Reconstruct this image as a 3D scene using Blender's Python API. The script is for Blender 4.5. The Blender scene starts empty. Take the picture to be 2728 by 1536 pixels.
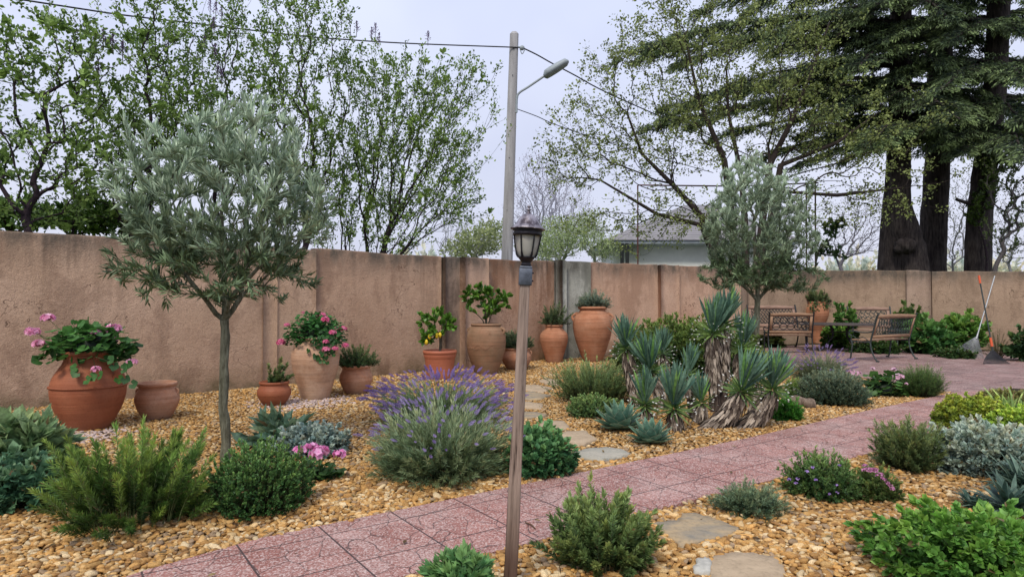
import bpy, math, random
import numpy as np
from mathutils import Vector, Matrix
random.seed(7)
rng = np.random.default_rng(11)
C = bpy.context.scene.collection
PI = math.pi
# ------------------------------------------------------------------ camera model
F = 1700.0; CXP = 1364.0; CYP = 768.0; CAMZ = 1.27
PITCH = math.atan(36 / F)
cp, sp = math.cos(PITCH), math.sin(PITCH)
def ray(px, py):
    x = (px - CXP) / F; y = -(py - CYP) / F
    return np.array([x, cp - sp * y, sp + cp * y])
def G(px, py, z=0.0):
    d = ray(px, py); t = (z - CAMZ) / d[2]
    return np.array([d[0] * t, d[1] * t, z])
def A(px, py, Y):
    d = ray(px, py); t = Y / d[1]
    return np.array([d[0] * t, Y, CAMZ + d[2] * t])
# ------------------------------------------------------------------ tags
def tag(o, label=None, cat=None, group=None, kind=None):
    if label: o['label'] = label
    if cat: o['category'] = cat
    if group: o['group'] = group
    if kind: o['kind'] = kind
    return o
def thing(name, label, cat, loc=(0, 0, 0), rz=0.0, group=None):
    o = bpy.data.objects.new(name, None); C.objects.link(o)
    o.empty_display_size = .1
    o.location = tuple(float(v) for v in loc); o.rotation_euler = (0, 0, rz)
    return tag(o, label, cat, group)
def copy_tree(o, parent=None):
    c = o.copy(); C.objects.link(c); c.parent = parent
    for ch in list(o.children): copy_tree(ch, c)
    return c
# ------------------------------------------------------------------ mesh builder
class MB:
    def __init__(s): s.V = []; s.L = []; s.S = []; s.C = []; s.n = 0
    def add(s, v, f, col=(1, 1, 1)):
        v = np.asarray(v, dtype=np.float64).reshape(-1, 3); f = np.asarray(f, dtype=np.int64)
        col = np.asarray(col, dtype=np.float64)
        if col.ndim == 1: col = np.tile(col[:3], (len(v), 1))
        s.V.append(v); s.L.append((f + s.n).ravel()); s.S.append(np.full(len(f), f.shape[1])); s.C.append(col); s.n += len(v)
        return s
    def box(s, c, d, rz=0, col=(1, 1, 1), M=None):
        x, y, z = d[0] / 2, d[1] / 2, d[2] / 2
        v = np.array([[-x,-y,-z],[x,-y,-z],[x,y,-z],[-x,y,-z],[-x,-y,z],[x,-y,z],[x,y,z],[-x,y,z]])
        if M is not None: v = v @ np.array(M).T
        ca, sa = math.cos(rz), math.sin(rz)
        v = np.c_[v[:, 0] * ca - v[:, 1] * sa, v[:, 0] * sa + v[:, 1] * ca, v[:, 2]] + np.array(c)
        return s.add(v, [[0,3,2,1],[4,5,6,7],[0,1,5,4],[1,2,6,5],[2,3,7,6],[3,0,4,7]], col)
    def beam(s, p, q, w, h, col=(1, 1, 1), up=(0, 0, 1)):
        p = np.array(p, float); q = np.array(q, float); d = q - p; L = np.linalg.norm(d); d /= L
        u = np.array(up, float); x = np.cross(d, u); x /= np.linalg.norm(x); u = np.cross(x, d)
        v = []
        for e in (p, q):
            for a, b in ((-1,-1),(1,-1),(1,1),(-1,1)): v.append(e + x * a * w / 2 + u * b * h / 2)
        return s.add(v, [[0,1,2,3],[7,6,5,4],[0,4,5,1],[1,5,6,2],[2,6,7,3],[3,7,4,0]], col)
    def lathe(s, prof, n=40, c=(0, 0, 0), col=(1, 1, 1), fl=None):
        prof = np.array(prof, float); k = len(prof); a = np.arange(n) * 2 * PI / n
        v = np.zeros((k, n, 3)); m = np.ones(n) if fl is None else fl(a)
        v[:, :, 0] = prof[:, 0:1] * np.cos(a) * m; v[:, :, 1] = prof[:, 0:1] * np.sin(a) * m; v[:, :, 2] = prof[:, 1:2]
        i = np.arange(k - 1)[:, None]; j = np.arange(n)[None]; j2 = (j + 1) % n
        f = np.stack([i * n + j, i * n + j2, (i + 1) * n + j2, (i + 1) * n + j], -1).reshape(-1, 4)
        return s.add(v.reshape(-1, 3) + np.array(c), f, col)
    def tubes(s, P, R, sides=5, col=(1, 1, 1), cap=False):
        # P (N,K,3), R (N,K); col (3,) or (N,3)
        P = np.asarray(P, float); R = np.asarray(R, float)
        if P.ndim == 2: P = P[None]; R = R[None] if R.ndim == 1 else R
        N, K, _ = P.shape
        T = np.gradient(P, axis=1); T /= np.linalg.norm(T, axis=2, keepdims=True) + 1e-12
        D = P[:, -1] - P[:, 0]; ref = np.where((np.abs(D[:, 2]) > .8 * np.linalg.norm(D, axis=1))[:, None], [1., 0.13, 0.], [0.05, .1, 1.])[:, None, :]
        X = np.cross(T, ref); X /= np.linalg.norm(X, axis=2, keepdims=True) + 1e-12; Y = np.cross(T, X)
        a = np.arange(sides) * 2 * PI / sides
        V = P[:, :, None] + R[:, :, None, None] * (X[:, :, None] * np.cos(a)[None, None, :, None] + Y[:, :, None] * np.sin(a)[None, None, :, None])
        b = (np.arange(N) * K * sides)[:, None, None]; i = np.arange(K - 1)[None, :, None]; j = np.arange(sides)[None, None]; j2 = (j + 1) % sides
        f = np.stack([b + i * sides + j, b + (i + 1) * sides + j, b + (i + 1) * sides + j2, b + i * sides + j2], -1).reshape(-1, 4)
        col = np.asarray(col, float)
        if col.ndim == 2: col = np.repeat(col, K * sides, axis=0)
        s.add(V.reshape(-1, 3), f, col)
        if cap:
            for e in (0, K - 1):
                vv = V[:, e].reshape(-1, 3); ff = (np.arange(N) * sides)[:, None] + np.arange(sides)[None]
                if e: ff = ff[:, ::-1]
                s.add(vv, ff, (col if col.ndim == 1 else np.repeat(col[::K * sides], sides, 0)))
        return s
    def tube(s, pts, r, sides=8, col=(1, 1, 1), cap=True):
        pts = np.asarray(pts, float); r = np.full(len(pts), r) if np.isscalar(r) else np.asarray(r, float)
        return s.tubes(pts[None], r[None], sides, col, cap)
    def inst(s, T, P, D, S, Cc, W=1.0, N=None, roll=None):
        # leaf template T=(verts,faces); y axis = D
        tv, tf = T; P = np.asarray(P, float); D = np.asarray(D, float); n = len(P)
        if n == 0: return s
        D = D / (np.linalg.norm(D, axis=1, keepdims=True) + 1e-12)
        if N is None: N = rng.normal(size=(n, 3))
        N = np.asarray(N, float)
        if N.ndim == 1: N = np.tile(N, (n, 1))
        X = np.cross(D, N); X /= np.linalg.norm(X, axis=1, keepdims=True) + 1e-9; Z = np.cross(X, D)
        S = np.broadcast_to(np.asarray(S, float), (n,)); W = np.broadcast_to(np.asarray(W, float), (n,))
        V = P[:, None] + S[:, None, None] * (X[:, None] * (tv[None, :, 0:1] * W[:, None, None]) + D[:, None] * tv[None, :, 1:2] + Z[:, None] * tv[None, :, 2:3])
        f = (np.arange(n) * len(tv))[:, None, None] + tf[None]
        Cc = np.asarray(Cc, float)
        if Cc.ndim == 1: Cc = np.tile(Cc, (n, 1))
        return s.add(V.reshape(-1, 3), f.reshape(-1, tf.shape[1]), np.repeat(Cc, len(tv), 0))
    def build(s, name, mat, parent=None, smooth=False, origin=None, bevel=0):
        me = bpy.data.meshes.new(name)
        V = np.concatenate(s.V); L = np.concatenate(s.L); S = np.concatenate(s.S); Co = np.concatenate(s.C)
        if origin is not None: V = V - np.array(origin)
        me.vertices.add(len(V)); me.vertices.foreach_set('co', V.astype(np.float32).ravel())
        me.loops.add(len(L)); me.loops.foreach_set('vertex_index', L.astype(np.int32))
        me.polygons.add(len(S)); st = np.concatenate([[0], np.cumsum(S)[:-1]])
        me.polygons.foreach_set('loop_start', st.astype(np.int32))
        try: me.polygons.foreach_set('loop_total', S.astype(np.int32))
        except Exception: pass
        a = me.color_attributes.new('Col', 'FLOAT_COLOR', 'POINT')
        a.data.foreach_set('color', np.c_[Co, np.ones(len(Co))].astype(np.float32).ravel())
        me.update(calc_edges=True); me.validate(clean_customdata=False)
        if smooth: me.polygons.foreach_set('use_smooth', np.ones(len(me.polygons), bool))
        me.materials.append(mat)
        o = bpy.data.objects.new(name, me); C.objects.link(o)
        if parent: o.parent = parent
        if origin is not None: o.location = tuple(float(v) for v in origin)
        if bevel:
            b = o.modifiers.new('bev', 'BEVEL'); b.width = bevel; b.segments = 2; b.limit_method = 'ANGLE'
        return o
# ------------------------------------------------------------------ materials
def nodes(name):
    m = bpy.data.materials.new(name); m.use_nodes = True; nt = m.node_tree
    for n in list(nt.nodes): nt.nodes.remove(n)
    return m, nt
class NT:
    def __init__(s, name): s.m, s.t = nodes(name)
    def n(s, typ, **k):
        x = s.t.nodes.new(typ)
        for a, b in k.items():
            if a.startswith('i_'):
                key = a[2:]; key = int(key) if key.isdigit() else key.replace('_', ' ')
                x.inputs[key].default_value = b
            else: setattr(x, a, b)
        return x
    def l(s, a, b): s.t.links.new(a, b)
    def pos(s): return s.n('ShaderNodeNewGeometry').outputs['Position']
    def obj(s): return s.n('ShaderNodeTexCoord').outputs['Object']
    def noise(s, vec, scale, detail=3, rough=.55, sc3=None):
        if sc3 is not None:
            mp = s.n('ShaderNodeMapping'); mp.inputs['Scale'].default_value = sc3; s.l(vec, mp.inputs['Vector']); vec = mp.outputs[0]
        x = s.n('ShaderNodeTexNoise'); x.inputs['Scale'].default_value = scale; x.inputs['Detail'].default_value = detail; x.inputs['Roughness'].default_value = rough
        s.l(vec, x.inputs['Vector']); return x.outputs['Fac']
    def ramp(s, fac, stops):
        r = s.n('ShaderNodeValToRGB'); e = r.color_ramp.elements
        while len(e) < len(stops): e.new(.5)
        for i, (p, c) in enumerate(stops):
            e[i].position = p; e[i].color = (c, c, c, 1) if np.isscalar(c) else (*c, 1)
        s.l(fac, r.inputs[0]); return r.outputs[0]
    def mix(s, fac, a, b, mode='MIX'):
        x = s.n('ShaderNodeMix'); x.data_type = 'RGBA'; x.blend_type = mode
        for v, i in ((fac, 0), (a, 6), (b, 7)):
            if hasattr(v, 'node'): s.l(v, x.inputs[i])
            elif i == 0: x.inputs[0].default_value = v
            else: x.inputs[i].default_value = (*v, 1)
        return x.outputs[2]
    def math(s, op, a, b=0.0, clamp=False):
        x = s.n('ShaderNodeMath'); x.operation = op; x.use_clamp = clamp
        for i, v in enumerate((a, b)):
            if hasattr(v, 'node'): s.l(v, x.inputs[i])
            else: x.inputs[i].default_value = v
        return x.outputs[0]
    def z(s, vec, k='Z'):
        x = s.n('ShaderNodeSeparateXYZ'); s.l(vec, x.inputs[0]); return x.outputs[k]
    def out(s, col, rough=.8, bump=None, bs=.3, bd=.01, spec=.3, metal=0., transl=0., **k):
        p = s.n('ShaderNodeBsdfPrincipled')
        if hasattr(col, 'node'): s.l(col, p.inputs['Base Color'])
        else: p.inputs['Base Color'].default_value = (*col, 1)
        if hasattr(rough, 'node'): s.l(rough, p.inputs['Roughness'])
        else: p.inputs['Roughness'].default_value = rough
        p.inputs['Specular IOR Level'].default_value = spec; p.inputs['Metallic'].default_value = metal
        if bump is not None:
            b = s.n('ShaderNodeBump'); b.inputs['Strength'].default_value = bs; b.inputs['Distance'].default_value = bd
            s.l(bump, b.inputs['Height']); s.l(b.outputs[0], p.inputs['Normal'])
        o = s.n('ShaderNodeOutputMaterial'); sh = p.outputs[0]
        if transl:
            t = s.n('ShaderNodeBsdfTranslucent')
            if hasattr(col, 'node'): s.l(col, t.inputs[0])
            else: t.inputs[0].default_value = (*col, 1)
            mx = s.n('ShaderNodeMixShader'); mx.inputs[0].default_value = transl
            s.l(sh, mx.inputs[1]); s.l(t.outputs[0], mx.inputs[2]); sh = mx.outputs[0]
        s.l(sh, o.inputs['Surface']); return s.m
def attr_mat(name, rough=.55, transl=.25, spec=.3, var=.35, scale=30, bump=0, mul=1.0):
    t = NT(name); a = t.n('ShaderNodeAttribute'); a.attribute_name = 'Col'
    nz = t.noise(t.pos(), scale, 2); v = t.ramp(nz, [(.3, (1 - var) * mul), (.7, (1 + var) * mul)])
    col = t.mix(1.0, a.outputs['Color'], v, 'MULTIPLY')
    return t.out(col, rough, nz if bump else None, bump, .004, spec, transl=transl)
MAT = {}
MAT['leaf'] = attr_mat('leaf_green', .5, .3, .35)
MAT['leafgloss'] = attr_mat('leaf_glossy', .32, .2, .5)
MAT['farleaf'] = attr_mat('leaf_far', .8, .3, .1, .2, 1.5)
MAT['needle'] = attr_mat('needle_leaf', .6, .15, .2, .4, 2)
MAT['dead'] = attr_mat('dead_leaf', .85, .1, .1, .35, 60)
MAT['petal'] = attr_mat('petal', .6, .35, .2, .15)
MAT['pebble'] = attr_mat('pebble_stone', .75, 0, .25, .3, 160, .5)
MAT['barkc'] = attr_mat('bark_twig', .9, 0, .1, .35, 40, .6)
def m_bark(name, c1, c2, sc=1.0):
    t = NT(name); p = t.obj(); n1 = t.noise(p, 14 * sc, 5, .65, (1, 1, .16)); n2 = t.noise(p, 3 * sc, 3)
    c = t.mix(t.ramp(n1, [(.35, 0.), (.65, 1.)]), c1, c2); c = t.mix(t.ramp(n2, [(.4, 0.), (.75, .5)]), c, tuple(x * .5 for x in c1))
    return t.out(c, .95, n1, 1.0, .03, .1)
MAT['cedarbark'] = m_bark('cedar_bark', (.028, .023, .024), (.095, .078, .072))  # bark tones lightened, with bluish haze painted into them
MAT['olivebark'] = m_bark('olive_bark', (.09, .085, .055), (.26, .26, .19), 3)
def m_wall(name, base, dark, light, streak=.7, moss=.95, seedoff=0., top=1.0):
    t = NT(name); p = t.pos(); z = t.z(p)
    big = t.noise(p, .9, 3, .6); med = t.noise(p, 3.2, 4, .6); fine = t.noise(p, 55, 3, .7); grit = t.noise(p, 150, 2, .6)
    c = t.mix(t.ramp(big, [(.35, 0.), (.68, 1.)]), base, light)
    c = t.mix(t.math('MULTIPLY', t.ramp(med, [(.45, 0.), (.75, 1.)]), .4), c, dark)
    st = t.noise(p, 5, 4, .62, (1, 1, .11)); st2 = t.noise(p, 1.5, 2, .5, (1, 1, .25))
    zt = t.math('DIVIDE', t.math('SUBTRACT', z, .7), 1.3, True)
    s1 = t.math('MULTIPLY', t.ramp(st, [(.46, 0.), (.64, 1.)]), t.math('POWER', zt, 1.3), True)
    s1 = t.math('MULTIPLY', s1, t.ramp(st2, [(.35, .15), (.6, 1.)]))
    c = t.mix(t.math('MULTIPLY', s1, streak), c, tuple(x * .38 for x in dark))
    rim = t.math('MULTIPLY', t.math('POWER', t.math('DIVIDE', t.math('SUBTRACT', z, 1.58), .45, True), 1.6), t.ramp(t.noise(p, 4, 4, .7, (1, 1, .5)), [(.3, .25), (.6, 1.)]))
    c = t.mix(t.math('MULTIPLY', rim, .9 * top, True), c, (.085, .078, .065))
    zb = t.math('SUBTRACT', 1.0, t.math('DIVIDE', z, .42, True))
    mo = t.math('MULTIPLY', zb, t.ramp(med, [(.35, .2), (.65, 1.)]))
    c = t.mix(t.math('MULTIPLY', mo, moss, True), c, (.085, .085, .035))
    c = t.mix(t.ramp(grit, [(.32, .45), (.5, 0.)]), c, tuple(x * .35 for x in dark))
    c = t.mix(t.ramp(fine, [(.3, .32), (.48, 0.)]), c, tuple(x * .5 for x in dark))
    dn = t.n('ShaderNodeTexNoise'); dn.inputs['Scale'].default_value = 3.; dn.inputs['Detail'].default_value = 4; t.l(p, dn.inputs['Vector'])
    va = t.n('ShaderNodeVectorMath'); va.operation = 'ADD'; t.l(p, va.inputs[0]); t.l(dn.outputs['Color'], va.inputs[1])
    vk = t.n('ShaderNodeTexVoronoi'); vk.feature = 'DISTANCE_TO_EDGE'; vk.inputs['Scale'].default_value = .75; t.l(va.outputs[0], vk.inputs['Vector'])
    ck = t.math('MULTIPLY', t.math('LESS_THAN', vk.outputs['Distance'], .0035), t.ramp(t.noise(p, .8, 2), [(.48, 0.), (.55, .8)]))
    c = t.mix(ck, c, tuple(x * .3 for x in dark))
    blot = t.noise(p, 1.9, 5, .68, (1, 1, .55)); c = t.mix(t.ramp(blot, [(.50, 0.), (.60, .55)]), c, tuple(x * .72 for x in dark))
    h = t.math('ADD', t.math('MULTIPLY', fine, .7), t.math('ADD', t.math('MULTIPLY', grit, .35), t.math('MULTIPLY', t.noise(p, 14, 4, .7), 1.2)))
    return t.out(c, .93, h, .9, .016, .1)
MAT['wall1'] = m_wall('stucco_pink', (.50, .335, .225), (.37, .235, .16), (.58, .40, .285), streak=.9)
MAT['wall2'] = m_wall('stucco_pink_stained', (.47, .305, .205), (.33, .20, .135), (.57, .385, .27), streak=.85)
MAT['wall3'] = m_wall('stucco_rose', (.54, .34, .235), (.42, .25, .165), (.62, .42, .305), streak=.5)
MAT['wall4'] = m_wall('stucco_brown', (.39, .275, .19), (.30, .205, .14), (.47, .335, .235), streak=.5, moss=.3)
MAT['wall5'] = m_wall('stucco_brown_pale', (.42, .30, .22), (.29, .2, .145), (.47, .34, .26), streak=.4, moss=.3)
MAT['wallo'] = m_wall('stucco_orange', (.46, .265, .165), (.33, .165, .095), (.50, .33, .235), streak=.95)
MAT['concrete'] = m_wall('bare_concrete', (.36, .35, .30), (.2, .2, .165), (.47, .46, .40), streak=.6, moss=.4)
MAT['walldark'] = m_wall('stucco_painted_shade', (.28, .20, .15), (.15, .11, .085), (.38, .27, .2), streak=.8)  # same stucco with the shade beside the pilaster painted in as darker tones
def m_terra(name, a, b, pale, pf=.5, rough=.8, band=1.0):
    t = NT(name); p = t.obj(); z = t.z(p)
    n1 = t.noise(p, 4, 4, .6); n2 = t.noise(p, 7, 3, .6, (.25, .25, 5)); n3 = t.noise(p, 60, 3)
    c = t.mix(t.ramp(n1, [(.35, 0.), (.65, 1.)]), a, b)
    c = t.mix(t.math('MULTIPLY', t.ramp(n2, [(.42, 0.), (.62, 1.)]), .55 * band), c, tuple(x * .6 for x in a))
    c = t.mix(t.math('MULTIPLY', t.ramp(t.noise(p, 2.6, 4, .7), [(.42, 0.), (.66, 1.)]), pf), c, pale)
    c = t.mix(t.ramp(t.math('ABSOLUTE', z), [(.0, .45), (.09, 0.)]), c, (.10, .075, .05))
    c = t.mix(t.ramp(n3, [(.32, .25), (.45, 0.)]), c, tuple(x * .4 for x in a))
    h = t.math('ADD', t.math('MULTIPLY', t.noise(p, 10, 3, .5, (.1, .1, 6)), 1.), t.math('MULTIPLY', n3, .35))
    return t.out(c, rough, h, .35, .01, .25)
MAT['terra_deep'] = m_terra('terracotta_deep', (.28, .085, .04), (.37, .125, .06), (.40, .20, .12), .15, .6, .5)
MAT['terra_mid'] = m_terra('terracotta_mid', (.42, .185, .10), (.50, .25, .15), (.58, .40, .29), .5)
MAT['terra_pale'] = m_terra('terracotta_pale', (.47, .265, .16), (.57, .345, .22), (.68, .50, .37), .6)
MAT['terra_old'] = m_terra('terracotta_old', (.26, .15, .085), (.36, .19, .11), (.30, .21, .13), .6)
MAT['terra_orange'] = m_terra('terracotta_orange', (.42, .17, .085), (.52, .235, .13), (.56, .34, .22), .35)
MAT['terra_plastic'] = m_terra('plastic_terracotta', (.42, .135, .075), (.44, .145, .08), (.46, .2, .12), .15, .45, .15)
def m_simple(name, c, rough=.7, var=.25, scale=20, bump=.2, metal=0, spec=.4, sc3=None):
    t = NT(name); p = t.obj(); n1 = t.noise(p, scale, 4, .6, sc3)
    col = t.mix(t.ramp(n1, [(.3, 0.), (.7, 1.)]), tuple(x * (1 - var) for x in c), tuple(min(1, x * (1 + var)) for x in c))
    return t.out(col, rough, n1, bump, .004, spec, metal)
MAT['soil'] = m_simple('potting_soil', (.035, .024, .016), .95, .5, 60, .8)
MAT['iron'] = m_simple('cast_iron_dark', (.028, .032, .034), .5, .4, 30, .3, .3)
MAT['iron_green'] = m_simple('cast_iron_greenish', (.045, .058, .056), .55, .5, 25, .4, .3)
MAT['slat'] = m_simple('bench_wood', (.33, .20, .12), .7, .35, 8, .3, sc3=(1, 8, 8))
MAT['slat_grey'] = m_simple('bench_wood_faded', (.30, .19, .14), .8, .4, 8, .3, sc3=(1, 8, 8))
MAT['tablewood'] = m_simple('table_wood_weathered', (.075, .06, .055), .75, .4, 8, .3, sc3=(1, 10, 1))
MAT['galv'] = m_simple('galvanised_metal', (.34, .35, .36), .45, .2, 40, .1, .6)
MAT['orange'] = m_simple('orange_plastic', (.62, .10, .03), .45, .1, 20, .05)
MAT['black'] = m_simple('black_plastic', (.02, .02, .024), .5, .3, 30, .1)
MAT['blackcable'] = m_simple('cable_black', (.02, .02, .025), .6, .2, 20, .05)
MAT['lampblack'] = m_simple('lantern_metal', (.02, .017, .022), .45, .5, 40, .3, .4)
MAT['conduit'] = m_simple('conduit_brown', (.2, .13, .11), .7, .2, 10, .1)
MAT['lampgrey'] = m_simple('street_lamp_grey', (.30, .34, .36), .5, .1, 10, .05)
MAT['rust'] = m_simple('red_painted_pipe', (.11, .035, .03), .7, .3, 15, .2)
MAT['housewall'] = m_simple('house_render', (.85, .86, .80), .9, .06, 3, .1)
MAT['fascia'] = m_simple('house_fascia', (.55, .60, .66), .7, .06, 5, .1)
MAT['white'] = m_simple('white_stone', (.46, .44, .38), .85, .2, 30, .3)
def m_lamproof():
    t = NT('lantern_roof_worn'); p = t.obj(); n1 = t.noise(p, 30, 4, .65, (1, 1, .35))
    c = t.mix(t.ramp(n1, [(.38, 0.), (.62, 1.)]), (.06, .045, .055), (.36, .33, .37)); return t.out(c, .5, n1, .3, .003, .5, .5)
MAT['lamproof'] = m_lamproof()
def m_sleeve():
    t = NT('sleeve_zinc'); p = t.obj(); n1 = t.noise(p, 25, 4, .6)
    c = t.mix(t.ramp(n1, [(.35, 0.), (.7, 1.)]), (.075, .085, .105), (.17, .19, .235)); return t.out(c, .55, n1, .3, .003, .5, .5)
MAT['sleeve'] = m_sleeve()
def m_post():
    t = NT('lamp_post_wood'); p = t.obj(); n1 = t.noise(p, 38, 5, .7, (1, 1, .05)); n2 = t.noise(p, 2.5, 3, .6); z = t.z(p)
    c = t.mix(t.ramp(n1, [(.35, 0.), (.62, 1.)]), (.10, .068, .052), (.42, .31, .25))
    c = t.mix(t.ramp(n2, [(.45, 0.), (.65, .75)]), c, (.31, .24, .20))
    c = t.mix(t.ramp(z, [(.15, .8), (.5, .0)]), c, (.07, .035, .022))
    c = t.mix(t.ramp(n1, [(.36, .85), (.42, 0.)]), c, (.035, .02, .015))
    return t.out(c, .8, n1, .8, .004, .2)
MAT['post'] = m_post()
def m_glass():
    t = NT('frosted_lantern_glass'); p = t.obj(); n = t.noise(p, 14, 2, .5, (1, 1, .5))
    c = t.mix(t.ramp(n, [(.4, 0.), (.6, 1.)]), (.42, .42, .38), (.60, .56, .50)); return t.out(c, .35, None, spec=.5, transl=.25)
MAT['glass'] = m_glass()
def m_pole():
    t = NT('concrete_pole'); p = t.obj(); n = t.noise(p, 3, 4, .6, (4, 4, .3)); n2 = t.noise(p, 40, 2)
    c = t.mix(t.ramp(n, [(.35, 0.), (.65, 1.)]), (.30, .29, .29), (.44, .43, .43)); c = t.mix(t.ramp(n2, [(.3, .3), (.45, 0.)]), c, (.15, .14, .14))
    return t.out(c, .9, n2, .3, .01, .1)
MAT['pole'] = m_pole()
PTH = math.atan2(1, 1.43)
def m_paving(name, a, b, dirt=.3):
    t = NT(name); mp = t.n('ShaderNodeMapping'); t.l(t.pos(), mp.inputs[0])
    mp.vector_type = 'POINT'; mp.inputs['Rotation'].default_value = (0, 0, -PTH)
    v = mp.outputs[0]; sep = t.n('ShaderNodeSeparateXYZ'); t.l(v, sep.inputs[0])
    w = t.noise(v, 5, 2); 
    # joints of a 0.43 m grid
    def joint(o, off, wd):
        x = t.math('ADD', t.math('DIVIDE', o, .43), off); fr = t.math('FRACT', x); d = t.math('ABSOLUTE', t.math('SUBTRACT', fr, .5))
        return t.math('GREATER_THAN', d, .5 - wd)
    j = t.math('MAXIMUM', joint(sep.outputs[0], .3, .011), joint(sep.outputs[1], 0.17, .010))
    # wavy stamped crazy-paving lines
    dv = t.n('ShaderNodeVectorMath'); dv.operation = 'ADD'; nz = t.n('ShaderNodeTexNoise'); nz.inputs['Scale'].default_value = 6; nz.inputs['Detail'].default_value = 2; t.l(v, nz.inputs['Vector'])
    sc = t.n('ShaderNodeVectorMath'); sc.operation = 'SCALE'; sc.inputs['Scale'].default_value = .13; t.l(nz.outputs['Color'], sc.inputs[0]); t.l(v, dv.inputs[0]); t.l(sc.outputs[0], dv.inputs[1])
    vo = t.n('ShaderNodeTexVoronoi'); vo.feature = 'DISTANCE_TO_EDGE'; vo.inputs['Scale'].default_value = 6; vo.voronoi_dimensions = '2D'; t.l(dv.outputs[0], vo.inputs['Vector'])
    ln = t.math('LESS_THAN', vo.outputs['Distance'], .021)
    vc = t.n('ShaderNodeTexVoronoi'); vc.inputs['Scale'].default_value = 6; vc.voronoi_dimensions = '2D'; t.l(dv.outputs[0], vc.inputs['Vector'])
    cellv = t.z(vc.outputs['Color'], 'X')
    c = t.mix(cellv, a, b)
    big = t.noise(v, 1.3, 4, .65); c = t.mix(t.ramp(big, [(.4, 0.), (.72, dirt * 1.6)]), c, tuple(x * .45 for x in a))
    pale = t.noise(v, 2.2, 3, .6); c = t.mix(t.ramp(pale, [(.45, 0.), (.7, .45)]), c, (.57, .41, .365))
    sp_ = t.n('ShaderNodeTexVoronoi'); sp_.inputs['Scale'].default_value = 140; t.l(v, sp_.inputs['Vector'])
    spk = t.z(sp_.outputs['Color'], 'X')
    c = t.mix(t.ramp(spk, [(.60, 0.), (.85, .6)]), c, (.66, .54, .49))
    c = t.mix(t.ramp(spk, [(.12, .6), (.25, 0.)]), c, tuple(x * .4 for x in a))
    allj = t.math('MAXIMUM', t.math('MULTIPLY', j, .92), t.math('MULTIPLY', t.math('MULTIPLY', ln, t.ramp(t.noise(v, 4, 3), [(.3, .35), (.55, 1.)])), .72))
    c = t.mix(allj, c, (.055, .038, .036))
    h = t.math('ADD', t.math('MULTIPLY', allj, -1.2), t.math('MULTIPLY', spk, .25))
    return t.out(c, .72, h, .6, .006, .35)
MAT['path'] = m_paving('stamped_red_paving', (.33, .14, .112), (.44, .21, .172))
MAT['patio'] = m_paving('stamped_patio_paving', (.23, .115, .10), (.32, .165, .145), .5)
def m_ground(name, a, b, sc=3):
    t = NT(name); p = t.pos(); n = t.noise(p, sc, 5, .7); n2 = t.noise(p, 45, 3)
    c = t.mix(t.ramp(n, [(.35, 0.), (.65, 1.)]), a, b); return t.out(c, .95, n2, .8, .02, .1)
MAT['gravelbase'] = m_ground('gravel_bed_earth', (.09, .05, .02), (.17, .10, .04), 60)
MAT['soilbed'] = m_ground('garden_soil', (.03, .028, .016), (.07, .055, .03), 8)
MAT['field'] = m_ground('grass_field', (.05, .07, .025), (.09, .11, .05), 1)
def m_stone(name, a, b):
    t = NT(name); p = t.pos(); n = t.noise(p, 5, 5, .6, (1, 1.6, 1)); n2 = t.noise(p, 35, 4, .7); n3 = t.noise(p, 9, 4, .7)
    c = t.mix(t.ramp(n, [(.35, 0.), (.65, 1.)]), a, b); c = t.mix(t.ramp(n2, [(.3, .4), (.5, 0.)]), c, tuple(x * .5 for x in a))
    c = t.mix(t.ramp(n3, [(.62, 0.), (.68, .5)]), c, tuple(x * .6 for x in b))
    return t.out(c, .8, t.math('ADD', n2, n3), .6, .01, .25)
MAT['flag_tan'] = m_stone('flagstone_tan', (.40, .30, .195), (.50, .38, .25))
MAT['flag_grey'] = m_stone('flagstone_grey', (.33, .32, .26), (.43, .39, .31))
MAT['flag_mix'] = m_stone('flagstone_mixed', (.25, .225, .18), (.45, .33, .19))
# ------------------------------------------------------------------ leaf templates
def T_lance(w=.12, fold=.06):   # length 1
    return (np.array([[0,0,0],[-w,.5,fold],[0,1,0],[w,.5,fold]], float), np.array([[0,1,2],[0,2,3]]))
def T_broad(w=.28, curl=-.08, fold=.06):
    v = [[0,0,0],[-w*.8,.25,fold],[-w,.55,fold+curl*.3],[0,1,curl],[w,.55,fold+curl*.3],[w*.8,.25,fold],[0,.5,0]]
    return (np.array(v, float), np.array([[0,1,6],[1,2,6],[2,3,6],[3,4,6],[4,5,6],[5,0,6]]))
def T_round(n=9, cup=.12, lobe=.1):
    v = [[0, .42, 0]]
    for i in range(n):
        a = -PI / 2 + .35 + (2 * PI - .7) * i / (n - 1); r = .5 * (1 + lobe * (1 if i % 2 else -1))
        v.append([r * math.cos(a), .5 + r * math.sin(a), cup * (1 if i % 2 else .6)])
    return (np.array(v, float), np.array([[0, i + 1, i + 2] for i in range(n - 1)]))
def T_blade(w=.05, bend=-.12):
    v = [[-w*.7,0,0],[w*.7,0,0],[-w,.4,.01],[w,.4,.01],[-w*.75,.75,bend*.4],[w*.75,.75,bend*.4],[0,1,bend]]
    return (np.array(v, float), np.array([[0,1,3,3],[0,3,2,2],[2,3,5,5],[2,5,4,4],[4,5,6,6]])[:, :3])
LAN = T_lance(); LANW = T_lance(.2, .08); NEED = T_lance(.05, .02); BRO = T_broad(); BROW = T_broad(.36, -.12, .1); RND = T_round(); BLADE = T_blade()
PET = T_broad(.42, .1, .08)
def rnd(a, b, n): return rng.uniform(a, b, n)
def unit(v): return v / (np.linalg.norm(v, axis=-1, keepdims=True) + 1e-12)
def mixc(a, b, t): t = np.asarray(t)[:, None]; return np.asarray(a)[None] * (1 - t) + np.asarray(b)[None] * t
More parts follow.
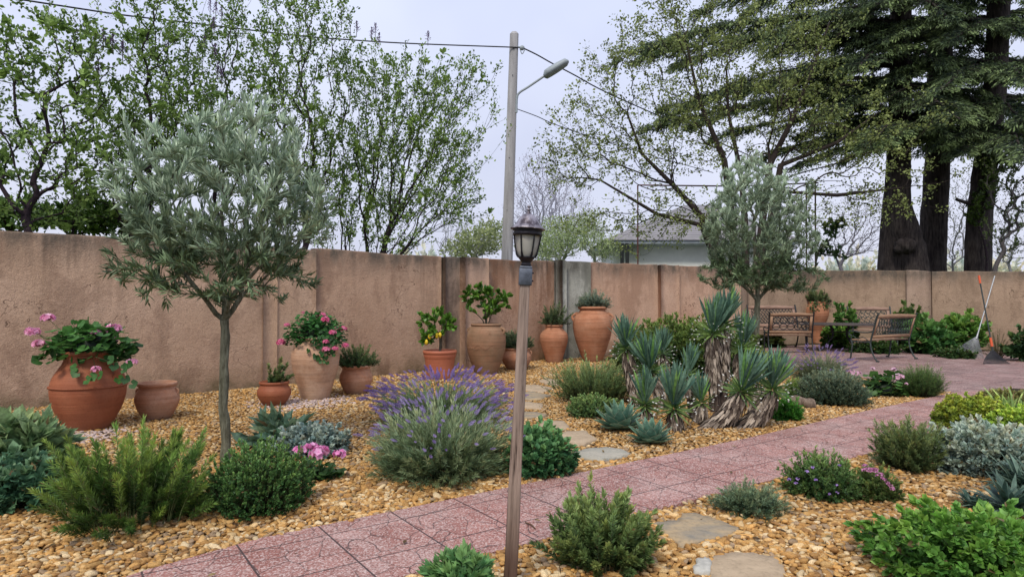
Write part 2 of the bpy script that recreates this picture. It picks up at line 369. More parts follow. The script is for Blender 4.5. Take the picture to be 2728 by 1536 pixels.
def bez(P0, P1, P2, K):
    t = np.linspace(0, 1, K)[None, :, None]
    return (1 - t) ** 2 * P0[:, None] + 2 * t * (1 - t) * P1[:, None] + t ** 2 * P2[:, None]
def ico(level=1):
    import bmesh
    bm = bmesh.new(); bmesh.ops.create_icosphere(bm, subdivisions=level, radius=1)
    v = np.array([x.co[:] for x in bm.verts]); f = np.array([[y.index for y in x.verts] for x in bm.faces]); bm.free(); return v, f
ICO1 = ico(1); ICO2 = ico(2); ICO3 = ico(3)
# ------------------------------------------------------------------ bushes
def bbox(x0, x1, yt, yb, dr=.8):
    """ground centre, radius and height of a mound from where it stands"""
    df = G((x0 + x1) / 2, yb)[1]; w = (x1 - x0) / 2; r = w * df / (F - dr * w); dc = df + r * dr * .66
    X = ((x0 + x1) / 2 - CXP) / F * dc; h = A(0, yt, dc)[2]
    return np.array([X, dc, 0.]), r, max(h * .93, .05)
def mound(m, c, r, h, n=200, k=30, ll=.03, T=NEED, lw=1., dark=(.02,.04,.012), mid=(.06,.10,.03), tip=(.11,.17,.06),
          t0=.35, ang=.8, thmax=1.5, up=.5, jit=.15, stemr=.0015, stemcol=(.09,.10,.05), core=True, tipk=0, var=.25, droop=0., lsz=.3, sq=.85, bs=.25, cosp=.75, cs=1., gain=1.75):
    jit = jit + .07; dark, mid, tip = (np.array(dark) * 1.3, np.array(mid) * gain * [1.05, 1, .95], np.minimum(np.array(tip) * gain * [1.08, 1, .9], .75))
    n = int(n * 1.15)
    u = rnd(0, 1, n); th = np.arccos(1 - u * (1 - math.cos(thmax))); ph = rnd(0, 2 * PI, n)
    rad = np.where(rnd(0, 1, n) < .3, rnd(.5, .9, n), rnd(1 - jit, 1 + jit * .6, n))
    # lumpy outline
    lump = 1 + .12 * np.sin(3 * ph + c[0] * 9) * np.sin(th) + .09 * np.sin(5 * ph + 2 + c[1] * 7)
    E = np.c_[r * np.sin(th) ** sq * np.cos(ph) * lump, r * np.sin(th) ** sq * np.sin(ph) * lump * .92, h * np.cos(th) ** cosp * rnd(.82, 1.08, n)] * rad[:, None]
    E[:, 2] = np.maximum(E[:, 2], .02)
    S0 = E * [bs, bs, 0]; P1 = S0.copy(); P1[:, 2] = E[:, 2] * (.35 + .35 * up); P1[:, :2] = E[:, :2] * (bs + (1 - bs) * (.75 - .5 * up))
    E[:, 2] -= droop * h * np.sin(th)
    E[:, 2] = np.maximum(E[:, 2], .015)
    S0 += c; P1 += c; E = E + c
    m.tubes(bez(S0, P1, E, 5), np.tile(np.linspace(stemr * 1.6, stemr * .5, 5), (n, 1)), 3, stemcol)
    t = rnd(t0, 1, (n, k)) ** .8
    if tipk: t[:, :tipk] = rnd(.93, 1.0, (n, tipk))
    t3 = t[..., None]
    P = (1 - t3) ** 2 * S0[:, None] + 2 * t3 * (1 - t3) * P1[:, None] + t3 ** 2 * E[:, None]
    Tn = unit(2 * (1 - t3) * (P1 - S0)[:, None] + 2 * t3 * (E - P1)[:, None])
    R = rng.normal(size=(n, k, 3)); R -= (R * Tn).sum(-1, keepdims=True) * Tn; R = unit(R)
    a = ang * (1.15 - .75 * np.clip((t3 - .8) / .2, 0, 1))
    D = Tn * np.cos(a) + R * np.sin(a)
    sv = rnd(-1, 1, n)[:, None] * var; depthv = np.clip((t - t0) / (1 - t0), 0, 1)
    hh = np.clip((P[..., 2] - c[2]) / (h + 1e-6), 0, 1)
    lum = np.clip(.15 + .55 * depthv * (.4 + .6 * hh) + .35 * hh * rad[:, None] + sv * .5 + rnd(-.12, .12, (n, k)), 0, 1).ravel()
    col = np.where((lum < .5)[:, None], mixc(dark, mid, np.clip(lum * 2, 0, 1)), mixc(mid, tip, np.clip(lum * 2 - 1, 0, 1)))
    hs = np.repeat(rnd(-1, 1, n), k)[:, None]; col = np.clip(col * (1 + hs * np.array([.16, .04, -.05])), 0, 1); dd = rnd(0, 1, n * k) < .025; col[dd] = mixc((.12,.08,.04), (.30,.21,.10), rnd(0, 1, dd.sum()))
    size = ll * rnd(1 - lsz, 1 + lsz, n * k)
    Nrm = rng.normal(size=(n * k, 3)) * .6 + [0, 0, 1]
    m.inst(T, P.reshape(-1, 3), D.reshape(-1, 3), size, col, lw, Nrm)
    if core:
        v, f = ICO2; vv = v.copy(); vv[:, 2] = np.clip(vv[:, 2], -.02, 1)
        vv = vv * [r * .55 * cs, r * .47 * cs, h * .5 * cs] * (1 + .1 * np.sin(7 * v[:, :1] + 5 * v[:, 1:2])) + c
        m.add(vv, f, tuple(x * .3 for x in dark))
    return S0, P1, E
def bush(name, label, cat, box, matk='leaf', group=None, dr=.8, **k):
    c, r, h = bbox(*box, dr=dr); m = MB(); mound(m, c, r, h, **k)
    o = m.build(name, MAT[matk], origin=c); tag(o, label, cat, group); return o, c, r, h
def floret_ball(m, c, r, n=24, col=(.75,.25,.45), col2=(.85,.45,.6), petals=5, flat=.7):
    """a head of small five-petalled flowers"""
    v_, f_ = ICO1; m.add(v_ * [r * .6, r * .6, r * .6 * flat] + np.array(c), f_, np.array(col) * .6)
    d = unit(rng.normal(size=(n, 3))); d[:, 2] = np.abs(d[:, 2]) * .9 - .15; d = unit(d)
    for i in range(n):
        N = d[i]; a0 = random.random() * 6; X = unit(np.cross(N, [.3, .1, .9])); Y = np.cross(N, X)
        a = a0 + np.arange(petals) * 2 * PI / petals
        D = X * np.cos(a)[:, None] + Y * np.sin(a)[:, None] + N * .25
        p = np.array(c) + N * r * [1, 1, flat] * random.uniform(.75, 1.05)
        t = random.random()
        m.inst(PET, np.tile(p, (petals, 1)), D, r * .55, np.array(col) * (1 - t) + np.array(col2) * t, 1., N)
# ------------------------------------------------------------------ trees
def colonize(trunk, tips, a=.4, K=4, curve=.45, attach=0, wob=.04, rtip=.004, expo=.5, upend=.2):
    """trunk: list of chains [(pts)], tips (N,3)"""
    tips = np.asarray(tips, float); N = len(tips); tot = sum(len(c) for c in trunk) + N * K + 5
    pos = np.zeros((tot, 3)); par = np.full(tot, -1); pl = np.zeros(tot); ok = np.zeros(tot, bool); n = 0; chains = []
    for ch in trunk:
        idx = []
        for i, p in enumerate(ch):
            pos[n] = p; par[n] = n - 1 if i else -1
            if i: pl[n] = pl[n - 1] + np.linalg.norm(pos[n] - pos[n - 1])
            ok[n] = i >= attach; idx.append(n); n += 1
        chains.append(idx)
    root = np.mean([np.array(ch[-1]) for ch in trunk], 0); order = np.argsort(np.linalg.norm(tips - root, axis=1))
    segs = []
    for i in order:
        t = tips[i]; d = np.linalg.norm(pos[:n] - t, axis=1); cost = d + a * pl[:n] + (~ok[:n]) * 1e6 + (d < 1e-4) * 1e6
        j = int(np.argmin(cost)); L = d[j]; p = par[j]
        tg = unit(pos[j] - pos[p]) if p >= 0 else np.array([0, 0, 1.])
        dr = unit(t - pos[j]); b = pos[j] + unit(tg * curve + dr * (1 - curve)) * L * .5; e = t
        s = [j]; prev = j; w = rng.normal(size=3) * wob * L
        for k in range(1, K + 1):
            u = k / K; q = (1 - u) ** 2 * pos[j] + 2 * u * (1 - u) * b + u * u * e + w * math.sin(PI * u)
            pos[n] = q; par[n] = prev; pl[n] = pl[prev] + np.linalg.norm(q - pos[prev]); ok[n] = True; s.append(n); prev = n; n += 1
        segs.append(s)
    cnt = np.zeros(n)
    for s in segs: cnt[s[-1]] += 1
    for i in range(n - 1, -1, -1):
        if par[i] >= 0: cnt[par[i]] += cnt[i]
    R = rtip * np.maximum(cnt, 1) ** expo
    return pos[:n], R, np.array(segs), chains
def tree_mesh(m, pos, R, segs, chains, col=(1, 1, 1), sides=5, trunk_sides=12, base_r=None, taper=None):
    P = pos[segs]; RR = R[segs].copy(); RR[:, 0] = np.minimum(RR[:, 0], RR[:, 1] * 1.25)
    RR *= np.linspace(1, .8, segs.shape[1])[None]
    big = RR[:, 1] > .02
    m.tubes(P[~big], RR[~big], 4 if sides > 4 else sides, col)
    if big.any(): m.tubes(P[big], RR[big], sides + 3, col)
    for ch in chains:
        if len(ch) < 2: continue
        r = R[ch] if taper is None else np.maximum(R[ch], np.linspace(taper[0], taper[1], len(ch)))
        m.tube(pos[ch], r, trunk_sides, col)
def blobs_px(bl, Y, n, dy=1.5, shell=.0):
    """tips spread through ellipsoids at depth Y"""
    w = np.array([b[2] * b[3] * (b[4] if len(b) > 4 else 1) for b in bl], float); w /= w.sum(); out = []
    for b, k in zip(bl, rng.multinomial(n, w)):
        d = unit(rng.normal(size=(k, 3))) * (rnd(shell, 1, k) ** (1 / 2.2))[:, None]
        c = A(b[0], b[1], Y); s = Y / F
        out.append(c + d * [b[2] * s, dy, b[3] * s])
    return np.concatenate(out)
def leaves_on(m, P, k, ll, T, lw=1., c1=(.04,.07,.02), c2=(.12,.18,.05), tl=.35, spread=.0, a=.6, b=.8, up=.3, rk=None, var=.5, nz=1., clus=None):
    """P: (N,K,3) twigs"""
    N, K, _ = P.shape; t = rnd(tl, 1.02, (N, k)) * (K - 1); i = np.clip(t.astype(int), 0, K - 2); fr = (t - i)[..., None]
    ii = np.arange(N)[:, None]; p0 = P[ii, i]; p1 = P[ii, i + 1]; p = p0 + (p1 - p0) * fr; tg = unit(p1 - p0)
    p = p + rng.normal(size=p.shape) * spread
    D = tg * a + unit(rng.normal(size=p.shape)) * b + np.array([0, 0, up])
    v = np.clip(.5 + rnd(-.5, .5, N)[:, None] * var + rnd(-.5, .5, (N, k)) * .7, 0, 1).ravel()
    m.inst(T, p.reshape(-1, 3), D.reshape(-1, 3), ll * rnd(.6, 1.25, N * k), mixc(c1, c2, v), lw, rng.normal(size=(N * k, 3)) * .7 + [0, 0, nz])
# ================================================================== WORLD & LIGHT
sc = bpy.context.scene
w = bpy.data.worlds.new('World'); sc.world = w; w.use_nodes = True; nt = w.node_tree
for n_ in list(nt.nodes): nt.nodes.remove(n_)
EL, RO = math.radians(52), math.radians(200)
sky = nt.nodes.new('ShaderNodeTexSky'); sky.sky_type = 'NISHITA'; sky.sun_disc = False; sky.sun_elevation = EL; sky.sun_rotation = RO; sky.dust_density = 4; sky.air_density = 1.2
bg1 = nt.nodes.new('ShaderNodeBackground'); bg1.inputs[1].default_value = .06; nt.links.new(sky.outputs[0], bg1.inputs[0])
tc = nt.nodes.new('ShaderNodeTexCoord'); sx = nt.nodes.new('ShaderNodeSeparateXYZ'); nt.links.new(tc.outputs['Generated'], sx.inputs[0])
rp = nt.nodes.new('ShaderNodeValToRGB'); nt.links.new(sx.outputs['Z'], rp.inputs[0])
e = rp.color_ramp.elements; e[0].position = 0.0; e[0].color = (.62, .63, .74, 1); e[1].position = .55; e[1].color = (.61, .67, .88, 1)
e2 = e.new(.16); e2.color = (.63, .66, .80, 1)
cn = nt.nodes.new('ShaderNodeTexNoise'); cn.inputs['Scale'].default_value = 2.2; cn.inputs['Detail'].default_value = 4; nt.links.new(tc.outputs['Generated'], cn.inputs[0])
cr = nt.nodes.new('ShaderNodeValToRGB'); nt.links.new(cn.outputs[0], cr.inputs[0]); cr.color_ramp.elements[0].position = .35; cr.color_ramp.elements[0].color = (.90, .91, .94, 1); cr.color_ramp.elements[1].position = .7; cr.color_ramp.elements[1].color = (1.12, 1.11, 1.07, 1)
mxx = nt.nodes.new('ShaderNodeMix'); mxx.data_type = 'RGBA'; mxx.blend_type = 'MULTIPLY'; mxx.inputs[0].default_value = 1; nt.links.new(rp.outputs[0], mxx.inputs[6]); nt.links.new(cr.outputs[0], mxx.inputs[7])
bg2 = nt.nodes.new('ShaderNodeBackground'); bg2.inputs[1].default_value = 1.33; nt.links.new(mxx.outputs[2], bg2.inputs[0])
mx = nt.nodes.new('ShaderNodeMixShader'); mx.inputs[0].default_value = .88; nt.links.new(bg1.outputs[0], mx.inputs[1]); nt.links.new(bg2.outputs[0], mx.inputs[2])
wo = nt.nodes.new('ShaderNodeOutputWorld'); nt.links.new(mx.outputs[0], wo.inputs[0])
sun = bpy.data.lights.new('overcast_sun', 'SUN'); sun.energy = 2.3; sun.angle = math.radians(14); sun.color = (1, .93, .80)
so = bpy.data.objects.new('overcast_sun', sun); C.objects.link(so)
sd = Vector((math.sin(RO) * math.cos(EL), math.cos(RO) * math.cos(EL), math.sin(EL)))
so.rotation_euler = sd.to_track_quat('Z', 'Y').to_euler(); so.location = (0, -5, 12)
cam = bpy.data.cameras.new('camera'); cam.lens = 36 * F / 2728; cam.sensor_width = 36; cam.clip_end = 2000; cam.clip_start = .05
co = bpy.data.objects.new('camera', cam); C.objects.link(co); co.location = (0, 0, CAMZ); co.rotation_euler = (PI / 2 + PITCH, 0, 0); sc.camera = co
sc.view_settings.view_transform = 'Standard'; sc.view_settings.look = 'None'; sc.view_settings.exposure = 0
# ================================================================== GROUND
def poly_sheet(name, pts, z, mat, thick=0, kind='structure', parent=None):
    m = MB(); p = np.array([[q[0], q[1], z] for q in pts]); n = len(p)
    area = sum(p[i][0] * p[(i + 1) % n][1] - p[(i + 1) % n][0] * p[i][1] for i in range(n))
    if area < 0: p = p[::-1]
    import mathutils
    tris = mathutils.geometry.tessellate_polygon([[Vector(q) for q in p]])
    tt = []
    for t in tris:
        a, b, c = (p[i] for i in t); s = (b[0]-a[0])*(c[1]-a[1]) - (b[1]-a[1])*(c[0]-a[0]); tt.append(t if s > 0 else t[::-1])
    m.add(p, tt)
    if thick:
        q = p - [0, 0, thick]; m.add(np.concatenate([p, q]), [[i, i + n, (i + 1) % n + n, (i + 1) % n] for i in range(n)])
    o = m.build(name, mat, parent)
    if kind: o['kind'] = kind
    return o
m = MB(); m.add([[-300,-60,-.06],[300,-60,-.06],[300,600,-.06],[-300,600,-.06]], [[0,1,2,3]]); o = m.build('ground', MAT['field']); o['kind'] = 'structure'
# wall line
Wp = {'A0': (-8.9, 4.57), 'A': (-5.9, 7.36), 'B': (-1.27, 11.75), 'C': (.93, 14.1), 'D': (5.92, 16.5), 'E': (6.74, 18.3), 'Fc': (9.2, 19.6), 'G': (13.1, 16.35), 'H': (16.4, 13.6)}
bed1 = [(-9, 4.4), (-2.4, 1.2)] + [tuple(G(x, y)[:2]) for x, y in [(-900, 1990), (385, 1536), (700, 1446), (1000, 1384), (2000, 1173), (2310, 1100), (2545, 1050), (2280, 1006), (2090, 978), (1985, 945), (1975, 925)]] + [(5.9, 16.2), (5.6, 16.0), (.86, 13.3), (-1.2, 11.9), (-9, 4.5)]
fe = [(-900, 1990), (385, 1536), (700, 1446), (1000, 1384), (2000, 1173), (2310, 1100), (2545, 1050)]
bed1 = [(-9.2, 4.6)] + [tuple(G(x, y)[:2]) for x, y in fe + [(2280, 1006), (2090, 978), (1985, 945), (1975, 925)]] + [(6.1, 16.9), (.9, 14.3), (-1.35, 12.0)]
ne = [(-100, 1900), (1126, 1536), (1295, 1491), (1745, 1371), (2044, 1292), (2336, 1211), (2530, 1160)]
bed2 = [tuple(G(x, y)[:2]) for x, y in ne + [(2640, 1172), (2760, 1235), (3100, 1420)]] + [(4.5, 1.2), (-1, 1.0)]
poly_sheet('gravel_bed', bed1, 0.0, MAT['gravelbase']); poly_sheet('gravel_bed', bed2, 0.0, MAT['gravelbase'])
pathp = [tuple(G(x, y)[:2]) for x, y in fe] + [tuple(G(x, y)[:2]) for x, y in [(2728, 1040), (3100, 1100), (3400, 1420), (3100, 1420), (2760, 1235), (2640, 1172)]] + [tuple(G(x, y)[:2]) for x, y in ne[::-1]]
poly_sheet('path', pathp, .032, MAT['path'], .06)
patio = [tuple(G(x, y)[:2]) for x, y in [(2545, 1050), (2280, 1006), (2090, 978), (1985, 945), (1975, 925)]] + [(6.4, 17.0), (7.1, 17.9), (9.1, 18.7), (12.2, 16.2), (16.4, 12.4), (13, 8.6)] + [tuple(G(x, y)[:2]) for x, y in [(3100, 1100), (2728, 1040)]]
poly_sheet('patio', patio, .028, MAT['patio'], .06)
poly_sheet('planting_bed', [(6.15, 16.9), (6.45, 17.1), (7.05, 17.95), (9.1, 18.75), (12.2, 16.25), (16.4, 12.45), (17, 14), (13.1, 17), (9.2, 20), (6.5, 18.7), (5.5, 15.9)], .012, MAT['soilbed'])
poly_sheet('planting_bed', [tuple(G(x, y)[:2]) for x, y in [(2478, 1130), (2500, 1085), (2600, 1060), (2700, 1042), (2850, 1050), (2900, 1150), (2760, 1190), (2640, 1160)]], .045, MAT['soilbed'], .06)
# ---- stepping stones
def stone(pts_px, mat, label, z=.035, th=.05, name='stepping_stone', group='stepping stones'):
    P = [G(x, y)[:2] for x, y in pts_px]; n = len(P); out = []
    for i in range(n):
        a, b = P[i], P[(i + 1) % n]
        L = np.linalg.norm(b - a); k = 5
        nrm = np.array([b[1] - a[1], a[0] - b[0]]) / (L + 1e-9)
        for j in range(k): out.append(a + (b - a) * j / k + nrm * random.uniform(-.012, .012) * (1 if j else .3))
    m = MB(); Q = np.array(out); c = Q.mean(0); n = len(Q)
    layers = [(1.0, z - th), (1.015, z - th * .4), (.99, z - .008), (.95, z), (.5, z + .003)]
    V = [np.c_[c + (Q - c) * s + (rng.normal(size=Q.shape) * .003 if 0 < i < 3 else 0), np.full(n, zz)] for i, (s, zz) in enumerate(layers)]
    V.append(np.array([[c[0], c[1], z + .003]])); V = np.concatenate(V); f = []
    area = sum(Q[i][0] * Q[(i + 1) % n][1] - Q[(i + 1) % n][0] * Q[i][1] for i in range(n)); flip = area < 0
    for L_ in range(4):
        for i in range(n): f.append([L_ * n + i, L_ * n + (i + 1) % n, (L_ + 1) * n + (i + 1) % n, (L_ + 1) * n + i])
    if flip: f = [q[::-1] for q in f]
    m.add(V, f)
    top = [[4 * n + i, 4 * n + (i + 1) % n, 5 * n] for i in range(n)]
    if flip: top = [q[::-1] for q in top]
    m.L.append(np.array(top).ravel()); m.S.append(np.full(n, 3))
    o = m.build(name, mat, origin=(c[0], c[1], 0)); tag(o, label, 'stepping stone' if name == 'stepping_stone' else 'stone', group if name == 'stepping_stone' else None); return Q
STONES = []
STONES.append(stone([(1434,1018),(1462,1012),(1490,1016),(1488,1030),(1460,1029)], MAT['flag_tan'], 'smallest farthest stepping stone touching the tall upright green bush'))
STONES.append(stone([(1385,1031),(1430,1030),(1471,1038),(1455,1046),(1446,1051),(1415,1046),(1385,1042)], MAT['flag_tan'], 'second farthest tan stepping stone behind the wooden lamp post'))
STONES.append(stone([(1375,1049),(1420,1048),(1468,1058),(1455,1063),(1440,1069),(1375,1068)], MAT['flag_mix'], 'third farthest stepping stone with a pointed right end beside the post'))
STONES.append(stone([(1370,1074),(1410,1076),(1446,1082),(1443,1094),(1370,1091)], MAT['flag_tan'], 'narrow straight edged stepping stone, fourth from the wall end of the trail'))
STONES.append(stone([(1365,1104),(1420,1103),(1457,1110),(1440,1116),(1415,1119),(1365,1119)], MAT['flag_mix'], 'thin stepping stone with a pale pebble lying on it, just above the mint plant'))
STONES.append(stone([(1448,1128),(1500,1128),(1510,1136),(1518,1148),(1480,1150),(1444,1154),(1436,1140)], MAT['flag_tan'], 'flat beige stepping stone right behind the mint plant'))
STONES.append(stone([(1485,1163),(1510,1156),(1560,1154),(1568,1162),(1592,1177),(1560,1190),(1532,1195),(1505,1184)], MAT['flag_tan'], 'pinkish tan stepping stone between mint plant and front agave'))
STONES.append(stone([(1528,1213),(1560,1204),(1615,1199),(1655,1204),(1678,1216),(1655,1226),(1625,1232),(1600,1238),(1550,1227)], MAT['flag_grey'], 'grey stepping stone nearest the red paved path'))
STONES.append(stone([(1738,1407),(1800,1400),(1815,1380),(1850,1378),(1895,1390),(1974,1420),(1935,1440),(1870,1458),(1818,1472),(1775,1440)], MAT['flag_mix'], 'large angular flagstone with rust and grey patches right of the foreground rosemary'))
STONES.append(stone([(1893,1500),(1935,1489),(2000,1487),(2060,1496),(2092,1530),(2095,1600),(1880,1600),(1888,1540)], MAT['flag_tan'], 'large tan flagstone cut by the bottom edge of the photo'))
stone([(1852,1508),(1875,1503),(1891,1508),(1891,1545),(1852,1545)], MAT['white'], 'small pale grey stone block beside the tan flagstone at bottom', z=.04, name='stone_block')
# ---- pebbles
def inside(P, poly):
    x, y = P[:, 0], P[:, 1]; r = np.zeros(len(P), bool); n = len(poly)
    for i in range(n):
        x1, y1 = poly[i]; x2, y2 = poly[(i + 1) % n]
        if y1 == y2: continue
        r ^= ((y1 > y) != (y2 > y)) & (x < (x2 - x1) * (y - y1) / (y2 - y1) + x1)
    return r
PAL = np.array([(1.0,.93,.80)]) * np.array([(.50,.31,.12),(.58,.38,.17),(.64,.47,.26),(.40,.23,.085),(.30,.17,.07),(.56,.33,.12),(.66,.54,.36),(.34,.25,.17),(.46,.27,.10)])
def pebbles(poly, name, bands):
    m = MB()
    for (y0, y1, s, r0, r1, lay) in bands:
        for L_ in range(lay):
            xs = np.arange(-9.5, 9.5, s); ys = np.arange(y0, y1, s); X, Y = np.meshgrid(xs, ys)
            P = np.c_[X.ravel(), Y.ravel()] + rng.uniform(-.5, .5, (X.size, 2)) * s
            P = P[(np.abs(P[:, 0]) < .86 * P[:, 1] + .25)]
            P = P[inside(P, poly)]
            for q in STONES:
                c = q.mean(0); P = P[~inside(P, c + (q - c) * .97)]
            n = len(P)
            if not n: continue
            sz = rnd(r0, r1, n) * np.where(rnd(0, 1, n) < .12, 1.45, 1)
            v, f = ICO2 if y1 <= 5 else ICO1
            ax = np.c_[sz * rnd(1.0, 1.75, n), sz * rnd(.7, 1.05, n), sz * rnd(.42, .72, n)]
            an = rnd(0, 2 * PI, n); ti = rng.normal(size=n) * .2; ca, sa = np.cos(an), np.sin(an)
            V = v[None] * ax[:, None] * (1 + rng.uniform(-.16, .16, (n, len(v), 1)) * (.8 if len(v) > 20 else 1))
            V *= 1 + .19 * np.sin(v[None, :, :1] * rnd(1, 4, n)[:, None, None] + v[None, :, 1:2] * rnd(1, 4, n)[:, None, None] + rnd(0, 6, n)[:, None, None])
            z = V[..., 2] + V[..., 0] * np.tan(np.clip(ti, -.8, .8))[:, None]
            W = np.stack([V[..., 0] * ca[:, None] - V[..., 1] * sa[:, None], V[..., 0] * sa[:, None] + V[..., 1] * ca[:, None], z], -1)
            W[..., :2] += P[:, None]; W[..., 2] += (sz * .3 + rnd(0, .014, n) + L_ * .012)[:, None]
            big = .5 + .5 * np.sin(P[:, 0] * 2.1 + 1.3 * np.sin(P[:, 1] * 1.7)) * np.cos(P[:, 1] * 1.3 + P[:, 0])
            col = PAL[rng.integers(0, len(PAL), n)] * rnd(.78, 1.15, n)[:, None] * (.85 + .22 * big)[:, None]
            # paler pinkish chips around the two big urns by the wall
            for ux, uy, ur in ((215, 1165, .5), (810, 1072, .75)):
                g = G(ux, uy)[:2]; near = (np.linalg.norm(P - g, axis=1) < ur * rnd(.4, 1, n)) & (rnd(0, 1, n) < .75); col[near] = np.array([.58, .45, .40]) * rnd(.8, 1.1, near.sum())[:, None]
            m.add(W.reshape(-1, 3), (np.arange(n) * len(v))[:, None, None].repeat(len(f), 1).reshape(-1, 1) + np.tile(f, (n, 1)), np.repeat(col, len(v), 0))
    o = m.build(name, MAT['pebble'], smooth=True); tag(o, None, None, None, 'stuff'); return o
o = pebbles(bed1, 'gravel', [(2.7, 5.0, .027, .0105, .0172, 2), (5.0, 8.5, .030, .0115, .018, 1), (8.5, 17, .040, .015, .023, 1)]); tag(o, 'golden pebbles filling the large bed between wall and path', 'gravel')
o = pebbles(bed2, 'gravel', [(2.0, 3.8, .028, .011, .018, 2), (3.8, 7.0, .030, .012, .0185, 2)]); tag(o, 'golden pebbles filling the bed on the near side of the path', 'gravel')
# ================================================================== WALLS
def wall_part(name, p0, p1, h0, h1, mat, parent, th=.24, proud=0., z0=-.05, cap=.012):
    p0 = np.array(p0, float); p1 = np.array(p1, float); L = np.linalg.norm(p1 - p0); d = (p1 - p0) / L
    nrm = np.array([d[1], -d[0]])      # towards the garden when p0->p1 runs left to right
    k = max(2, int(L / .12)); t = np.linspace(0, 1, k + 1); b = p0 + (p1 - p0) * t[:, None]
    wob = np.interp(t, np.linspace(0, 1, 9), rng.uniform(-cap, cap, 9)) + rng.uniform(-cap, cap, k + 1) * .25
    h = h0 + (h1 - h0) * t + wob; fr = b + nrm * proud; bk = b - nrm * th; c = .03
    rows = [np.c_[fr, np.full(k + 1, z0)], np.c_[fr, h - c], np.c_[fr - nrm * c * .35, h - c * .3], np.c_[fr - nrm * c, h], np.c_[bk, h], np.c_[bk, np.full(k + 1, z0)]]
    V = np.concatenate(rows); n = k + 1; f = []
    for r in range(5):
        for i in range(k): f.append([r * n + i, r * n + i + 1, (r + 1) * n + i + 1, (r + 1) * n + i])
    for e_ in (0, k):
        q = [r * n + e_ for r in range(6)]; q = q if e_ else q[::-1]
        f2 = [q[0], q[1], q[4], q[5]]; f.append(f2); f.append([q[1], q[2], q[3], q[4]])
    m = MB(); m.add(V, f); return m.build(name, mat, parent)
def on(p, q, t): return (p[0] + (q[0] - p[0]) * t, p[1] + (q[1] - p[1]) * t)
def at_px(p, q, px):   # where the line p-q crosses image column px
    k = (px - CXP) / F; t = (p[0] - k * p[1]) / ((p[0] - k * p[1]) - (q[0] - k * q[1])); return on(p, q, t)
g = 0.003
Lw = thing('garden_wall', 'long pink stucco garden wall with dark rain streaks behind the left pots', 'wall', (*Wp['A'], 0)); 
def loc(par, p): return (p[0] - par.location[0], p[1] - par.location[1])
A0, A_, B_ = Wp['A0'], Wp['A'], Wp['B']; C_, D_, E_, Fc, G_, H_ = (Wp[k] for k in ('C', 'D', 'E', 'Fc', 'G', 'H'))
q842 = at_px(A_, B_, 842)
wall_part('wall_section', loc(Lw, A0), loc(Lw, q842), 2.10, 2.10, MAT['wall1'], Lw)
wall_part('wall_section', loc(Lw, q842), loc(Lw, B_), 2.12, 2.11, MAT['wall2'], Lw, proud=-.05, th=.2)
p0 = at_px(A_, B_, 700); p1 = at_px(A_, B_, 738); wall_part('pilaster', loc(Lw, p0), loc(Lw, p1), 2.05, 2.05, MAT['wall1'], Lw, proud=.02, th=.05)
Mw = thing('garden_wall', 'middle stucco garden wall with an orange stained face behind the tall jars', 'wall', (*B_, 0))
b1 = (B_[0] + .02, B_[1] - .02); q = [at_px(b1, C_, x) for x in (1187, 1228, 1290, 1400, 1486)]
wall_part('wall_section', loc(Mw, q[0]), loc(Mw, q[1]), 2.11, 2.11, MAT['walldark'], Mw, proud=-.0)  # recess strip on the pilaster's shadow side, shade painted into its colour
wall_part('pilaster', loc(Mw, at_px(b1, C_, 1225)), loc(Mw, at_px(b1, C_, 1287)), 2.115, 2.115, MAT['wall3'], Mw, proud=.16, th=.3)
wall_part('wall_section', loc(Mw, at_px(b1, C_, 1288)), loc(Mw, q[4]), 2.11, 2.17, MAT['wallo'], Mw, proud=0)
c1 = at_px(C_, D_, 1520); c2 = at_px(C_, D_, 1571)
Kw = thing('concrete_panel', 'bare grey concrete panel set in the wall between the two tallest jars', 'wall', (*C_, 0))
wall_part('panel', loc(Kw, at_px(b1, C_, 1487)), loc(Kw, (C_[0]+.0, C_[1]-.0)), 2.18, 2.18, MAT['concrete'], Kw, proud=.012)
wall_part('panel', loc(Kw, (C_[0] + .004, C_[1] + .002)), loc(Kw, c2), 2.18, 2.175, MAT['concrete'], Kw, proud=.05)
Rw = thing('garden_wall', 'rose stucco garden wall between the grey concrete panel and the far olive tree', 'wall', (*D_, 0))
x1745, x1800 = at_px(C_, D_, 1752), at_px(C_, D_, 1802)
wall_part('wall_section', loc(Rw, at_px(C_, D_, 1572)), loc(Rw, at_px(C_, D_, 1752.8)), 2.175, 2.165, MAT['wall3'], Rw)
wall_part('pilaster', loc(Rw, at_px(C_, D_, 1753)), loc(Rw, x1800), 2.165, 2.16, MAT['wall3'], Rw, proud=.12)
wall_part('wall_section', loc(Rw, at_px(C_, D_, 1803)), loc(Rw, D_), 2.16, 2.15, MAT['wall3'], Rw)
Bw = thing('garden_wall', 'shaded brown stucco wall behind the bench in the patio corner', 'wall', (*E_, 0))
wall_part('wall_section', loc(Bw, (D_[0] + .005, D_[1] + .004)), loc(Bw, E_), 2.15, 2.2, MAT['wall4'], Bw)
wall_part('wall_section', loc(Bw, (E_[0] + .01, E_[1] + .005)), loc(Bw, Fc), 2.2, 2.25, MAT['wall4'], Bw)
Ew = thing('garden_wall', 'brown stucco garden wall behind the rakes at the far right', 'wall', (*Fc, 0))
r1, r2 = at_px(Fc, G_, 2416), at_px(Fc, G_, 2482)
wall_part('wall_section', loc(Ew, Fc), loc(Ew, r1), 2.25, 2.16, MAT['wall4'], Ew)
wall_part('pilaster', loc(Ew, at_px(Fc, G_, 2417)), loc(Ew, r2), 2.165, 2.12, MAT['wall5'], Ew, proud=.1)
wall_part('wall_section', loc(Ew, at_px(Fc, G_, 2483)), loc(Ew, H_), 2.11, 1.95, MAT['wall4'], Ew)
